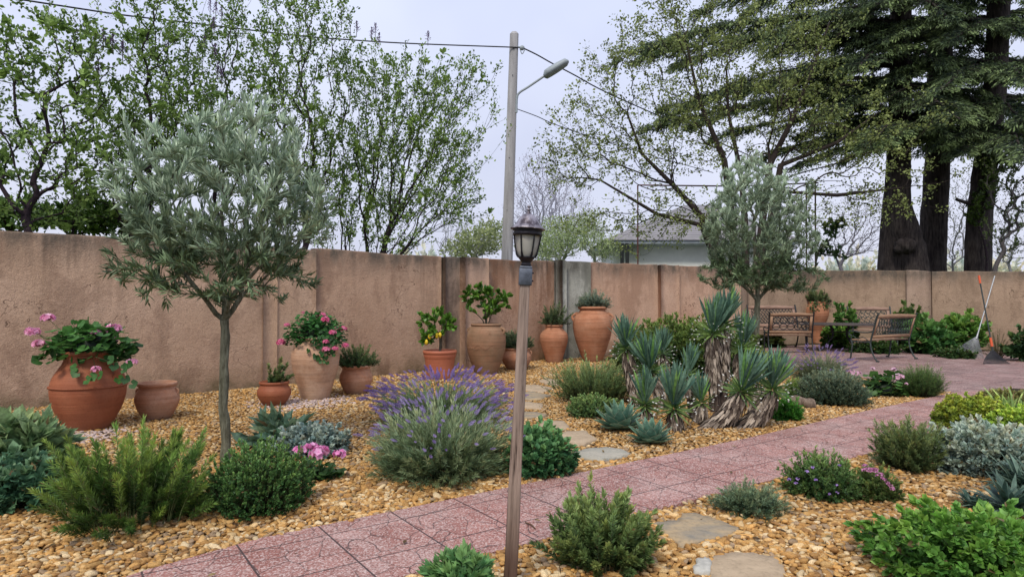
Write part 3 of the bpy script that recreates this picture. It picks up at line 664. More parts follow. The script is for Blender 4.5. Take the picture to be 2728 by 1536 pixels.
# ================================================================== POTS
def pot(label, px, yb, w, h, prof, mat, name='terracotta_jar', cat='pot', handles=None, rim=None, rope=None, soil=True, rot=0, group=None, lift=0):
    b = G(px, yb); c = np.array([b[0], b[1] + w * .25, 0.]); R = w / 2
    t = thing(name, label, cat, c, rot, group)
    pr = [(r * R, z * h) for r, z in prof]
    # smooth the profile
    pa = np.array(pr); s = np.r_[0, np.cumsum(np.linalg.norm(np.diff(pa, axis=0), axis=1))]; u = np.linspace(0, s[-1], 40)
    rr = np.interp(u, s, pa[:, 0]); zz = np.interp(u, s, pa[:, 1])
    for _ in range(3): rr[1:-1] = (rr[:-2] + 2 * rr[1:-1] + rr[2:]) / 4; zz[1:-1] = (zz[:-2] + 2 * zz[1:-1] + zz[2:]) / 4
    rt, zt = rr[-1], zz[-1]
    body = list(zip(rr, zz)); inner = [(rt * .93, zt), (rt * .9, zt - h * .12), (rt * .88, zt - h * .2)]
    m = MB(); m.lathe([(0.001, 0.0)] + body + inner, 56); m.build('body', MAT[mat], t, smooth=True)
    rim = rim or (.05, .04); rw, rh = rim[0] * R * 2, rim[1] * h * 1.0
    a = np.linspace(0, 2 * PI, 13); m = MB(); m.lathe([(rt * .97 + rw * (.5 + .5 * math.cos(x)) * 1.0 - rw * .25, zt - rh * .2 + rh * .8 * math.sin(x)) for x in a[::-1]], 56); m.build('rim', MAT[mat], t, smooth=True)
    if soil:
        m = MB(); m.lathe([(rt * .925, zt - h * .045), (rt * .5, zt - h * .035), (.002, zt - h * .03)], 30); m.build('soil', MAT['soil'], t, smooth=True)
    if handles:
        z1, z2, bulge, hr = handles; r_at = lambda z: np.interp(z * h, zz, rr)
        for sgn in (-1, 1):
            k = np.linspace(0, 1, 12); ra, rb = r_at(z1) - .01, r_at(z2) - .01
            rad = ra + (rb - ra) * k + np.sin(PI * k) * bulge; zc = (z1 + (z2 - z1) * k) * h + np.sin(PI * k) * .012
            m = MB(); m.tube(np.c_[sgn * rad, 0 * k, zc], hr * (1 + .25 * np.abs(1 - 2 * k)), 10); m.build('handle', MAT[mat], t, smooth=True)
    if rope:
        k = np.linspace(0, 2 * PI, 200); r0 = np.interp(rope * h, zz, rr) + .004; m = MB()
        for off in (0, PI): m.tube(np.c_[(r0 + .005 * np.cos(50 * k + off)) * np.cos(k), (r0 + .005 * np.cos(50 * k + off)) * np.sin(k), rope * h + .006 * np.sin(50 * k + off)], .007, 5)
        m.build('rope_band', MAT[mat], t, smooth=True)
    return t, c, zt + lift, rt
URN = [(.56, 0), (.70, .12), (.88, .28), (.985, .44), (1.0, .55), (.95, .67), (.79, .79), (.66, .87), (.62, .94), (.66, 1)]
BOWL = [(.52, 0), (.64, .08), (.86, .3), (1.0, .52), (.98, .68), (.86, .82), (.80, .9), (.84, 1)]
JAR = [(.56, 0), (.60, .05), (.76, .27), (.93, .5), (1.0, .68), (.97, .78), (.84, .88), (.64, .945), (.58, .97), (.6, 1)]
JAR2 = [(.54, 0), (.58, .04), (.78, .25), (.95, .48), (1.0, .65), (.96, .8), (.84, .91), (.72, .96), (.70, 1)]
TALL = [(.45, 0), (.50, .04), (.70, .22), (.92, .47), (1.0, .66), (.97, .78), (.82, .88), (.64, .94), (.60, .965), (.62, 1)]
SLIM = [(.52, 0), (.57, .06), (.74, .28), (.95, .55), (1.0, .68), (.92, .80), (.66, .89), (.54, .93), (.52, .96), (.57, 1)]
PL = [(.70, 0), (.72, .03), (.80, .5), (.86, .77), (.89, .78), (.92, .86), (.92, 1.0)]
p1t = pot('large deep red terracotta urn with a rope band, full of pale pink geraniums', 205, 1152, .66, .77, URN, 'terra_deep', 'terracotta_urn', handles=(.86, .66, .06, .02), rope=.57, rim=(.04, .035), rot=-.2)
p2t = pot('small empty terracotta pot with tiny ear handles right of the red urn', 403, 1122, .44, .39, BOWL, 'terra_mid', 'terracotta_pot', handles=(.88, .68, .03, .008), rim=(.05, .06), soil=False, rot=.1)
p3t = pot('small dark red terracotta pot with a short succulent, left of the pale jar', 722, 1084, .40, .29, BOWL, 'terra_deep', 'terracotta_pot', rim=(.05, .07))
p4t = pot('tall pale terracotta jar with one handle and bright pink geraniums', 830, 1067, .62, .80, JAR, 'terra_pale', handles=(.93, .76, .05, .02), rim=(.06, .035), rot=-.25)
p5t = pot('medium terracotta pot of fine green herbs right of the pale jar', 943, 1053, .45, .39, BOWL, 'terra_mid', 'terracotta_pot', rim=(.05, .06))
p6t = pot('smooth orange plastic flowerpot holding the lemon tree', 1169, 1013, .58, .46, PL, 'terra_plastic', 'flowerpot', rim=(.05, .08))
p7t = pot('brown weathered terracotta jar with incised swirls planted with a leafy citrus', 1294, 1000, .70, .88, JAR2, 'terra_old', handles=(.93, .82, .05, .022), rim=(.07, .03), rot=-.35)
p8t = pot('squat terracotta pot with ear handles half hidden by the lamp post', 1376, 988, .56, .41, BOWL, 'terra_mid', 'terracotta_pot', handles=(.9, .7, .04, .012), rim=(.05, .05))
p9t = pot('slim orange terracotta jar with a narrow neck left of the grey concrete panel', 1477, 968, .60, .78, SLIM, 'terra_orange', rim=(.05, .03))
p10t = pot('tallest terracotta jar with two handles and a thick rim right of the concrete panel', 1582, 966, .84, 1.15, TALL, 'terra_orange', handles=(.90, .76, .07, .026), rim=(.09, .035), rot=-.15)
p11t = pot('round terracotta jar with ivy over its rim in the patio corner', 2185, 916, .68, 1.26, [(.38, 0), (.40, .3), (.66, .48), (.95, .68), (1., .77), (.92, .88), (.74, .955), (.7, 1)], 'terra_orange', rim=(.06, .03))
# swirl relief on the old jar
m = MB(); R7 = .35
for (a0, a1, z0_, amp, fr) in ((-2.5, -1.2, .50, .03, 9), (-2.3, -1.35, .47, .02, 13)):
    a = np.linspace(a0, a1, 60); z = z0_ + amp * np.sin(a * fr); r = np.interp(z / .88, [b for _, b in JAR2], [x for x, _ in JAR2]) * R7 + .001
    m.tube(np.c_[r * np.cos(a), r * np.sin(a), z], .005, 5)
th_ = np.linspace(0, 9, 50); zc = .74 + .004 * th_ * np.sin(th_); ac = -1.35 + .012 * th_ * np.cos(th_); r = np.interp(zc / .88, [b for _, b in JAR2], [x for x, _ in JAR2]) * R7
m.tube(np.c_[r * np.cos(ac), r * np.sin(ac), zc], .005, 5)
o = m.build('swirl_relief', MAT['terra_old'], p7t[0], smooth=True); o.rotation_euler = (0, 0, .35)
# ---- geraniums
def round_leaves(m, c, r, h, n, ll, dark, tip, up=.5, z0=0., hang=0.):
    d = unit(rng.normal(size=(n, 3))); d[:, 2] = np.abs(d[:, 2]); rr = rnd(.55, 1.05, n)
    P = c + d * [r, r * .85, h] * rr[:, None]; P[:, 2] -= hang * (np.linalg.norm(d[:, :2], axis=1) ** 3) * rnd(0, 1, n)
    D = d * [1, 1, .2] + rng.normal(size=(n, 3)) * .35; N = d * .8 + [0, -.25, .9] + rng.normal(size=(n, 3)) * .25
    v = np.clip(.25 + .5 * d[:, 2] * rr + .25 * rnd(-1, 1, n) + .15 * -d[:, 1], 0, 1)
    L = ll * rnd(.6, 1.15, n); m.inst(RND, P - unit(D) * L[:, None] * .5, D, L, mixc(dark, tip, v), 1.05, N)
    k = min(n, 70); S0 = np.tile(c - [0, 0, 0], (k, 1)) + rng.normal(size=(k, 3)) * [r * .15, r * .15, 0]; E = P[:k]; m.tubes(bez(S0, (S0 + E) / 2 + [0, 0, h * .25], E, 5), np.full((k, 5), .0025), 3, (.10, .15, .05))
def geranium(label, c, r, h, n, ll, heads, col, col2, hr=.05, dark=(.015,.055,.014), tip=(.10,.26,.055), hang=0., name='geranium_plant', extra=None, nfl=22):
    t = thing(name, label, 'plant', c); m = MB(); round_leaves(m, np.zeros(3), r, h, n, ll, dark, tip, hang=hang)
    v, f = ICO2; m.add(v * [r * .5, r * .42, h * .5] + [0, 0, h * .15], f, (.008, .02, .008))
    if extra: extra(m)
    for hd in heads:
        p = np.array(hd[:3]) - c; S0 = p * [.3, .3, .1]; m.tubes(bez(S0[None], (S0 * .5 + p * .5 + [0, 0, .03])[None], p[None], 6), np.full((1, 6), .0028), 4, (.14, .17, .07))
    m.build('foliage', MAT['leaf'], t)
    for hd in heads:
        p = np.array(hd[:3]) - c; m = MB(); rr = hd[3] if len(hd) > 3 else hr; floret_ball(m, p, rr, nfl, col, col2); m.build('flower_head', MAT['petal'], t)
    return t
def HP(px, py, Y, s=None): p = A(px, py, Y); return (*p, s) if s else tuple(p)
c = p1t[1] + [0, 0, p1t[2]]; Y1 = c[1]
def trail1(m):
    pts = np.array([A(255, 950, Y1 - .25), A(300, 965, Y1 - .2), A(335, 985, Y1 - .1), A(345, 1015, Y1 - .1)]) - c
    m.tube(pts, .004, 5, (.12, .14, .06))
    L = np.array([A(x, y, Y1 - .32) for x, y in ((215,990),(225,1010),(300,965),(320,985),(330,1000),(345,1020),(285,960),(262,1000),(210,975),(235,1000),(310,1000),(335,960))]) - c
    m.inst(RND, L, rng.normal(size=(len(L), 3)) * [1, .2, 1] + [.3, 0, -.3], .085, mixc((.02,.07,.02), (.07,.2,.04), rnd(0, 1, len(L))), 1.1, [0, -1, .35])
geranium('trailing geranium with pale pink flower heads growing from the large red urn', c, .44, .30, 330, .105,
         [HP(127, 848, Y1, .055), HP(86, 884, Y1 - .05, .058), HP(104, 917, Y1 - .1, .052), HP(303, 876, Y1, .06), HP(255, 886, Y1 - .1, .04), HP(312, 903, Y1, .035), HP(351, 965, Y1 - .1, .045), HP(255, 984, Y1 - .3, .04)],
         (.82, .33, .54), (.92, .58, .72), hang=.1, extra=trail1)
c = p4t[1] + [0, 0, p4t[2]]; Y4 = c[1]
def trail4(m):
    L = np.array([A(x, y, Y4 - .3) for x, y in [(855 + random.gauss(0, 14), 895 + i * 1.6) for i in range(45)] + [(880 + random.gauss(0, 12), 880 + i * 1.5) for i in range(40)]]) - c
    m.inst(RND, L, rng.normal(size=(len(L), 3)) * [1, .2, 1] + [.1, 0, -.3], .05, mixc((.015,.06,.015), (.05,.17,.035), rnd(0, 1, len(L))), 1.1, [0, -1, .35])
geranium('dense geranium with bright rose pink heads spilling over the pale jar', c, .41, .33, 900, .058,
         [HP(858, 840, Y4, .045), HP(866, 852, Y4 - .25, .05), HP(913, 876, Y4, .048), HP(886, 886, Y4 - .3, .042), HP(749, 912, Y4 - .1, .05), HP(765, 866, Y4, .035), HP(868, 910, Y4 - .33, .035), HP(869, 931, Y4 - .36, .045), HP(893, 928, Y4 - .33, .035), HP(920, 920, Y4 - .1, .042), HP(808, 832, Y4, .018)],
         (.72, .10, .26), (.85, .33, .48), dark=(.012,.05,.014), tip=(.065,.22,.045), hang=.12, extra=trail4)
# ---- herbs in pots
def potherb(label, P, r, h, name='potted_herb', n=120, k=26, ll=.022, **kw):
    kw.setdefault('T', T_lance(.13, .03)); kw.setdefault('core', False); kw.setdefault('bs', .45); k = int(k * 1.5); ll *= 1.25
    c = P[1] + [0, 0, P[2] - .02]; m = MB(); mound(m, c, r, h, n=n, k=k, ll=ll, core=kw.pop('core', True), **kw); o = m.build(name, MAT['leaf'], origin=c); tag(o, label, 'plant'); return o
potherb('short upright succulent sprigs growing in the small dark pot', p3t, .20, .27, 'potted_succulent', 16, 60, .03, T=LANW, up=.8, dark=(.03,.05,.015), mid=(.07,.11,.04), tip=(.12,.17,.07), core=False, stemr=.004, t0=.15)
potherb('fine leaved green herb spreading from the pot beside the pale jar', p5t, .30, .30, 'potted_herb', 170, 30, .024, dark=(.015,.035,.015), mid=(.05,.09,.035), tip=(.10,.15,.06), up=.6)
potherb('dark fine leaved herb in the squat pot behind the lamp post', p8t, .30, .36, 'potted_herb', 170, 30, .03, dark=(.02,.04,.025), mid=(.06,.10,.05), tip=(.12,.17,.09), up=.6)
potherb('tall wispy herb with dark flower tips growing from the slim orange jar', p9t, .30, .50, 'potted_herb', 90, 40, .03, dark=(.025,.045,.02), mid=(.06,.10,.045), tip=(.11,.16,.08), up=.9, jit=.35)
potherb('grey green lavender tuft growing on top of the tallest jar', p10t, .32, .36, 'potted_lavender', 220, 26, .035, dark=(.04,.06,.045), mid=(.11,.15,.11), tip=(.20,.25,.19), up=.5)
potherb('pale trailing succulent growing from the round jar in the patio corner', p11t, .38, .42, 'potted_succulent', 70, 24, .06, T=LANW, dark=(.04,.07,.03), mid=(.10,.15,.07), tip=(.2,.26,.14), up=.5, core=False)
m = MB(); cc = p11t[1] + [0, -.28, p11t[2] - .06]
for dx in (-.24, .12):
    P = cc + [dx, 0, -.05] + rng.normal(size=(60, 3)) * [.08, .03, .09]; m.inst(BROW, P, rng.normal(size=(60, 3)) + [0, -.3, -.5], .06, mixc((.02,.06,.015), (.08,.16,.04), rnd(0, 1, 60)), 1., [0, -1, .3])
o = m.build('ivy', MAT['leaf'], origin=cc); tag(o, 'two tufts of small leaved ivy hanging over the rim of the corner jar', 'plant')
# ---- citrus shrubs
def citrus(label, P, px, tips_bl, n, ll, stem_h, kleaf=9, name='citrus_tree', lemons=(), rt=.0028, branches=1):
    c = P[1] + [0, 0, P[2] - .03]; Y = c[1]; t = thing(name, label, 'tree', c)
    tips = blobs_px(tips_bl, Y, n, .22); tr = [[c, c + [0.01, 0, stem_h * .5], c + [0, 0, stem_h]]] if branches == 1 else [[c + [d * .02, 0, 0], c + [d * .06, 0, stem_h]] for d in (-1, 0, 1)]
    pos, R, segs, ch = colonize(tr, tips, a=.3, attach=len(tr[0]) - 1, rtip=rt)
    m = MB(); tree_mesh(m, pos, R, segs, ch, (.10, .085, .06), taper=(.014, .01), trunk_sides=7); o = m.build('trunk', MAT['barkc'], t); o.matrix_parent_inverse = Matrix.Translation(-Vector(c))
    m = MB(); leaves_on(m, pos[segs], kleaf + 6, ll, BRO, 1.05, (.03, .10, .014), (.19, .38, .05), tl=.4, a=.9, b=.7, up=.35); o = m.build('crown', MAT['leafgloss'], t); o.matrix_parent_inverse = Matrix.Translation(-Vector(c))
    for (x, y) in lemons:
        p = A(x, y, Y - .12); v, f = ICO2; m = MB(); vv = v * [.03, .03, .038]; vv[:, 2] *= 1 + .25 * (np.abs(v[:, 2]) > .85); m.add(vv, f); o = m.build('lemon', MAT['lemon'], t, smooth=True); o.location = tuple(p - c)
    return t
MAT['lemon'] = m_simple('lemon_skin', (.78, .55, .03), .45, .1, 60, .2)
citrus('young lemon tree with yellow fruit standing in the orange plastic pot', p6t, 1169, [(1140,850,25,22),(1185,850,28,26),(1150,885,30,18),(1195,870,26,20),(1165,835,24,18),(1135,905,18,14)], 60, .085, .32, 9, 'lemon_tree', ((1136,911),(1145,896),(1164,894),(1172,892)))
citrus('bushy green citrus shrub growing from the brown weathered jar', p7t, 1294, [(1255,790,26,24),(1285,780,30,22),(1335,800,26,28),(1300,825,36,26),(1260,820,18,14)], 85, .085, .10, 9, branches=3)
# ================================================================== GROUND PLANTS
ROS = dict(T=T_lance(.055, .02), dark=(.012,.028,.008), mid=(.05,.10,.02), tip=(.17,.27,.065))
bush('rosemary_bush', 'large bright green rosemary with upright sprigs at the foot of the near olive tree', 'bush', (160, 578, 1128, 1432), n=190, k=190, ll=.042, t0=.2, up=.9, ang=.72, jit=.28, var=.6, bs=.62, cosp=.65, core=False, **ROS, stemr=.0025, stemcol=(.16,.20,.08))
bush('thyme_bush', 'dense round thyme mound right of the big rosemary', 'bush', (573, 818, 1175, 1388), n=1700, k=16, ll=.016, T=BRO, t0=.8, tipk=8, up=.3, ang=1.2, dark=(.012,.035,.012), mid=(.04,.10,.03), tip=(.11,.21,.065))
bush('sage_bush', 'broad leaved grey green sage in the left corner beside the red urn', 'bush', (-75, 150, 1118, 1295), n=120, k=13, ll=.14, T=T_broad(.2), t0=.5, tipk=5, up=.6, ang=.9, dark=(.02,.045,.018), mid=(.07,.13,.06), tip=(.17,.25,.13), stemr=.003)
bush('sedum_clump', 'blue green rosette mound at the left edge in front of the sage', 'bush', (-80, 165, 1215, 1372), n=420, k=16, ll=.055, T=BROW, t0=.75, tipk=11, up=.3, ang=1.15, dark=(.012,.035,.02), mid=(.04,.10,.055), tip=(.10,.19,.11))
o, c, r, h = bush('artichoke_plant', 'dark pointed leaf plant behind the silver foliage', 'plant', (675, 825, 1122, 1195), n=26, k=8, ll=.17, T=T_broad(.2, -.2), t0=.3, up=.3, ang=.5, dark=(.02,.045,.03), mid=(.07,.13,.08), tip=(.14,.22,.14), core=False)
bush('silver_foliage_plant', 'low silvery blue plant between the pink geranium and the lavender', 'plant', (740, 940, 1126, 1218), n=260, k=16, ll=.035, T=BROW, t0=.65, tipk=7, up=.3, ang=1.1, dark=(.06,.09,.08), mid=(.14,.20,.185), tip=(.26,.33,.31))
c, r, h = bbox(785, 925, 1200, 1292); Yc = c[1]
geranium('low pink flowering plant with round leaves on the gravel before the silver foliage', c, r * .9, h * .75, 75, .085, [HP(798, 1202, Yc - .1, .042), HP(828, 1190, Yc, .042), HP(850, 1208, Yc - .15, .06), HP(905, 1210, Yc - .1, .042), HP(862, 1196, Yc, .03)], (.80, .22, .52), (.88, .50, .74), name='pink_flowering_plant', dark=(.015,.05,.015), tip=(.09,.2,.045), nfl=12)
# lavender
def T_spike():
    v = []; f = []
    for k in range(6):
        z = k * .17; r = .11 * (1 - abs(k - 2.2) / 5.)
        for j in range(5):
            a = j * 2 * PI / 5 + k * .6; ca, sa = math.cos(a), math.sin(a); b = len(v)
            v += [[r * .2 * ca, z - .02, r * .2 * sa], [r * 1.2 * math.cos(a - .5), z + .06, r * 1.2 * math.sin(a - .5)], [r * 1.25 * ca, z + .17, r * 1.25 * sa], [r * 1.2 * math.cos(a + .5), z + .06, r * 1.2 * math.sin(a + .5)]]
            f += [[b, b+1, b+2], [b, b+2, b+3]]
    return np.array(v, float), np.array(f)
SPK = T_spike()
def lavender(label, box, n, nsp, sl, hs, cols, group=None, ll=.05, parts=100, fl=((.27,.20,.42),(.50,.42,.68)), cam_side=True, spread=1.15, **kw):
    c, r, h = bbox(*box); t = thing('lavender_bush', label, 'bush', c, 0, group); m = MB()
    z = np.zeros(3); mound(m, z, r, h * .86, n=n, k=kw.get('k', 46), ll=ll, T=NEED, t0=.25, up=.55, ang=.55, dark=cols[0], mid=cols[1], tip=cols[2], jit=.2, stemr=.0014)
    u = rnd(0, 1, nsp); th = np.arccos(1 - u * (1 - math.cos(1.32))); ph = rnd(0, 2 * PI, nsp); rr = .98 + (spread - .98) * rnd(0, 1, nsp) ** 1.6
    E = np.c_[r * np.sin(th) * np.cos(ph), r * .85 * np.sin(th) * np.sin(ph), h * (.25 + .78 * np.cos(th))] * rr[:, None]
    E[:, 2] = np.maximum(E[:, 2], .08); S0 = E * [.35, .35, .1]; P1 = E * [.6, .6, .8]
    m.tubes(bez(S0, P1, E, 6), np.full((nsp, 6), .0013), 3, (.17, .22, .12)); m.build('foliage', MAT['leaf'], t)
    D = unit(E - P1) + rng.normal(size=(nsp, 3)) * .1; L = sl * rnd(.7, 1.2, nsp); v = rnd(0, 1, nsp); col = mixc(fl[0], fl[1], v)
    order = np.argsort(E[:, 1] - E[:, 2] * .5)
    for q in order[:parts]:
        m = MB(); m.inst(SPK, np.zeros((1, 3)), D[q:q+1], L[q], col[q], 1.45, [0.3, 1, .1]); o = m.build('flower_spike', MAT['petal'], t); o.location = tuple(E[q])
    rest = order[parts:]
    if len(rest):
        m = MB(); m.inst(SPK, E[rest], D[rest], L[rest], col[rest], 1.45, [0.3, 1, .1]); o = m.build('flower_spikes', MAT['petal'], t); o['kind'] = 'stuff'
    return t
lavender('large flowering lavender in front, its violet spikes all around a green mound', (995, 1365, 1055, 1296), 800, 150, .066, .1, ((.03,.05,.025), (.11,.16,.08), (.24,.31,.19)), ll=.06, spread=1.2)
lavender('lavender with deep violet spikes behind the large one, before the lemon pot', (1000, 1360, 1000, 1150), 420, 330, .075, .1, ((.02,.04,.02), (.08,.13,.06), (.2,.29,.15)), ll=.06, fl=((.22,.14,.40),(.42,.31,.62)), spread=1.25)
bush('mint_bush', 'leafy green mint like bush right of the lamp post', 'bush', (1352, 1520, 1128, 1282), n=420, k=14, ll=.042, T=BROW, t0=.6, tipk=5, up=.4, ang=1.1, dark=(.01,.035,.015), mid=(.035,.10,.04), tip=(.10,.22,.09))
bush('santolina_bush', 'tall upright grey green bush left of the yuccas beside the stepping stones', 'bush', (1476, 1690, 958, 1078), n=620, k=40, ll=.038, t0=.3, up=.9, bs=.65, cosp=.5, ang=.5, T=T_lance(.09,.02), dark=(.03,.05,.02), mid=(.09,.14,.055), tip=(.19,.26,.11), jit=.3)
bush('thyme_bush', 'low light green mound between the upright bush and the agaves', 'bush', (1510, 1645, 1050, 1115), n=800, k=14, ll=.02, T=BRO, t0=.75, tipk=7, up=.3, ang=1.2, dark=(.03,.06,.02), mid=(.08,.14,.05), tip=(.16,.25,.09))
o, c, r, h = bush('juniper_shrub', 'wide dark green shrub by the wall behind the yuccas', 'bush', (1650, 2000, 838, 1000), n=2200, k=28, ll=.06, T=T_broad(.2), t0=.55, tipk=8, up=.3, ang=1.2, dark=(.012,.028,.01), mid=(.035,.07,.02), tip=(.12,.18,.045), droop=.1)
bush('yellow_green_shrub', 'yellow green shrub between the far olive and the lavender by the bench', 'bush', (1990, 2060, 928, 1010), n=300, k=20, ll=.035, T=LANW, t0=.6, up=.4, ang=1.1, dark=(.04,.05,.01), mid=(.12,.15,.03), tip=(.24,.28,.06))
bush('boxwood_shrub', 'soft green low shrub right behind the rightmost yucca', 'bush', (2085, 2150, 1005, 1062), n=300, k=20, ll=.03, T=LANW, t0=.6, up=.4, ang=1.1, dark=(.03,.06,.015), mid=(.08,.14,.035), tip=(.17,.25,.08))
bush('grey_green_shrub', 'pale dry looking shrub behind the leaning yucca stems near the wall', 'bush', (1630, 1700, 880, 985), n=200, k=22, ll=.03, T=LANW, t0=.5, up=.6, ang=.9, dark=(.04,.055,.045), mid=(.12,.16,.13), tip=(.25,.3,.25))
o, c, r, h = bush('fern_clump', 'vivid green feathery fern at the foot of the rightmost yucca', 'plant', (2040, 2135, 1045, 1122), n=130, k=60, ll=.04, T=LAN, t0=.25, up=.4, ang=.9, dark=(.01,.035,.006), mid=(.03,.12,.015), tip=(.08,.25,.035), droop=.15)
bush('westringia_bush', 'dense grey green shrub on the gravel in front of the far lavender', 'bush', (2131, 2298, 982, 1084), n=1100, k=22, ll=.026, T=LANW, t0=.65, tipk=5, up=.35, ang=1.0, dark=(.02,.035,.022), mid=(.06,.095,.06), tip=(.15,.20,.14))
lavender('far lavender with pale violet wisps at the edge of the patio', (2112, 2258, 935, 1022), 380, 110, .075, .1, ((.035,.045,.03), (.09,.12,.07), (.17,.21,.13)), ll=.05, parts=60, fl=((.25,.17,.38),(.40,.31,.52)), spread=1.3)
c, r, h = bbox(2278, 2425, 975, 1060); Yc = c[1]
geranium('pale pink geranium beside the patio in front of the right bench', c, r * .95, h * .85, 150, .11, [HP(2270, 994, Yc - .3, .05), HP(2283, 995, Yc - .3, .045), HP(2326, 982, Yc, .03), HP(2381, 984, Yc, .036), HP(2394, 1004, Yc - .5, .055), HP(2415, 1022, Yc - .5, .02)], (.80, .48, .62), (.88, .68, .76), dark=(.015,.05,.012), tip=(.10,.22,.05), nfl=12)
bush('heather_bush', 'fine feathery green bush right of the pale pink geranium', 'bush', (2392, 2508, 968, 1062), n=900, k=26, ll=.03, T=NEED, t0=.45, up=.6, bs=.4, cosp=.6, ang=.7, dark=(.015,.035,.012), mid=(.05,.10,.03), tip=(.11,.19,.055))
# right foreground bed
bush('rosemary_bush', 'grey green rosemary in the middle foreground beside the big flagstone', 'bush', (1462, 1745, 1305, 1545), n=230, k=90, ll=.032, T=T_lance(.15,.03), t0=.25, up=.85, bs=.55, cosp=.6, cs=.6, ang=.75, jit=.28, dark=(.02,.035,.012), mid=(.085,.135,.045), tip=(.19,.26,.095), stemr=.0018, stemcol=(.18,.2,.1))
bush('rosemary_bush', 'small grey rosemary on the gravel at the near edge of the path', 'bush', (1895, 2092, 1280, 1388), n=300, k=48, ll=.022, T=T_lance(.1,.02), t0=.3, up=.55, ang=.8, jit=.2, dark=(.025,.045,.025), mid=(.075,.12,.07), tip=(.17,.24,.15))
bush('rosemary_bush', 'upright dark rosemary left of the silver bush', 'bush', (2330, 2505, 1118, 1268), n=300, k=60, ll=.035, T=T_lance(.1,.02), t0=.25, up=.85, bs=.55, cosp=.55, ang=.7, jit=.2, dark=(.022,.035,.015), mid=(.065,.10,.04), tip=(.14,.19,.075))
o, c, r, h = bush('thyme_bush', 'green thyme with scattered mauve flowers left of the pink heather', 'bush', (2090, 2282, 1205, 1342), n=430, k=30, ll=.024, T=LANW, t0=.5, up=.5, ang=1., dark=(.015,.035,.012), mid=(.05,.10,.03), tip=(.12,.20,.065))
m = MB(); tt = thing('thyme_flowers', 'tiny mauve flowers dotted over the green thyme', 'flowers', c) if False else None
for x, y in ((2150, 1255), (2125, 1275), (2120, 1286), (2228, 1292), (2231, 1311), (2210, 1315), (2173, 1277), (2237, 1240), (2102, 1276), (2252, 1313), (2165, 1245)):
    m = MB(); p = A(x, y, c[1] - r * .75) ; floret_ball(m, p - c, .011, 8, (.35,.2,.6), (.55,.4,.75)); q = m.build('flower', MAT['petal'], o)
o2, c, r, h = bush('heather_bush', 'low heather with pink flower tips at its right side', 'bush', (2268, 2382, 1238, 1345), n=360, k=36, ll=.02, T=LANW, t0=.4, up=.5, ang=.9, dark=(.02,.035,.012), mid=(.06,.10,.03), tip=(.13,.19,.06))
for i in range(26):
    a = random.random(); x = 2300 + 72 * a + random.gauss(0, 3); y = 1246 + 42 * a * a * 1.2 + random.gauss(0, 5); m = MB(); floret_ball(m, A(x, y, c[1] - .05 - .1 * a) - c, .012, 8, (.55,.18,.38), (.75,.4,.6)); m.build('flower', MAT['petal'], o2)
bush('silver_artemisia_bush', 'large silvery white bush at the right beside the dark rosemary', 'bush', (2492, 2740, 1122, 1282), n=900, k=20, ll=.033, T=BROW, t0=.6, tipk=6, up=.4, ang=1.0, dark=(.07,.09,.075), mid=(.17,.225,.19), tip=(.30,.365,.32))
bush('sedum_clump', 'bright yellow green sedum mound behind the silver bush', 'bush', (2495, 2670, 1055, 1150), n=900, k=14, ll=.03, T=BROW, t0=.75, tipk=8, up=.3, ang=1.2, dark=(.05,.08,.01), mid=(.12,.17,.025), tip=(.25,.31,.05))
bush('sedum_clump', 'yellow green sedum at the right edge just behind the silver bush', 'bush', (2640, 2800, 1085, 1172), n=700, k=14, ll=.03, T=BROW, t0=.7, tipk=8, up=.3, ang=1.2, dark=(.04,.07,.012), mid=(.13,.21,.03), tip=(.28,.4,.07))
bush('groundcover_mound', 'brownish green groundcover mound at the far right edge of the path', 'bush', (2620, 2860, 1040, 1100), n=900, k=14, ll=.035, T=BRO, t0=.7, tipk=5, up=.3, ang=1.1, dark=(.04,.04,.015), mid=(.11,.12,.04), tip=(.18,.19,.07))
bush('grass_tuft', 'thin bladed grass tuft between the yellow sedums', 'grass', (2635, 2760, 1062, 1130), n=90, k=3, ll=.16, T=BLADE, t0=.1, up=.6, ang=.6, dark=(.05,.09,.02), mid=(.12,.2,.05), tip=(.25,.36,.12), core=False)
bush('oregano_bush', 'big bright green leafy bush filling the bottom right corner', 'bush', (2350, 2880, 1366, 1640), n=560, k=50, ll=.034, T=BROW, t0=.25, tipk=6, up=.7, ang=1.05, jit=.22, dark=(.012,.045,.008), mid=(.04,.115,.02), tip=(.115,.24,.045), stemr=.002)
bush('stonecrop_plant', 'bright green pointed leaf succulent cut by the bottom edge', 'plant', (1130, 1322, 1480, 1640), n=130, k=34, ll=.05, T=T_broad(.17), t0=.3, tipk=6, up=.75, ang=.85, dark=(.015,.05,.015), mid=(.045,.12,.04), tip=(.11,.22,.085), jit=.15)
def strap_plant(name, label, box, n, ll, w, cols, th=1.3):
    c, r, h = bbox(*box); m = MB(); ph = rnd(0, 2 * PI, n); t_ = rnd(.1, th, n)
    D = np.c_[np.sin(t_) * np.cos(ph), np.sin(t_) * np.sin(ph), np.cos(t_)]; L = ll * rnd(.6, 1.1, n)
    P = c + rng.normal(size=(n, 3)) * [r * .18, r * .15, 0] + [0, 0, .02]; m.inst(T_blade(w, -.3), P, D, L, mixc(cols[0], cols[1], rnd(0, 1, n)), 1., np.c_[-D[:, 0] * .3, -D[:, 1] * .3, np.ones(n)])
    o = m.build(name, MAT['leaf'], origin=c); tag(o, label, 'plant'); return o
for i, (bx, lab) in enumerate([((2640, 2800, 1215, 1330), 'blue green strap leaved plant at the right edge in front of the silver bush'), ((2630, 2740, 1290, 1390), 'blue green strap leaved plant just behind the big bright green bush at right')]):
    strap_plant('strap_leaf_plant', lab, bx, 110, .26, .06, ((.03,.07,.05), (.17,.26,.19)))
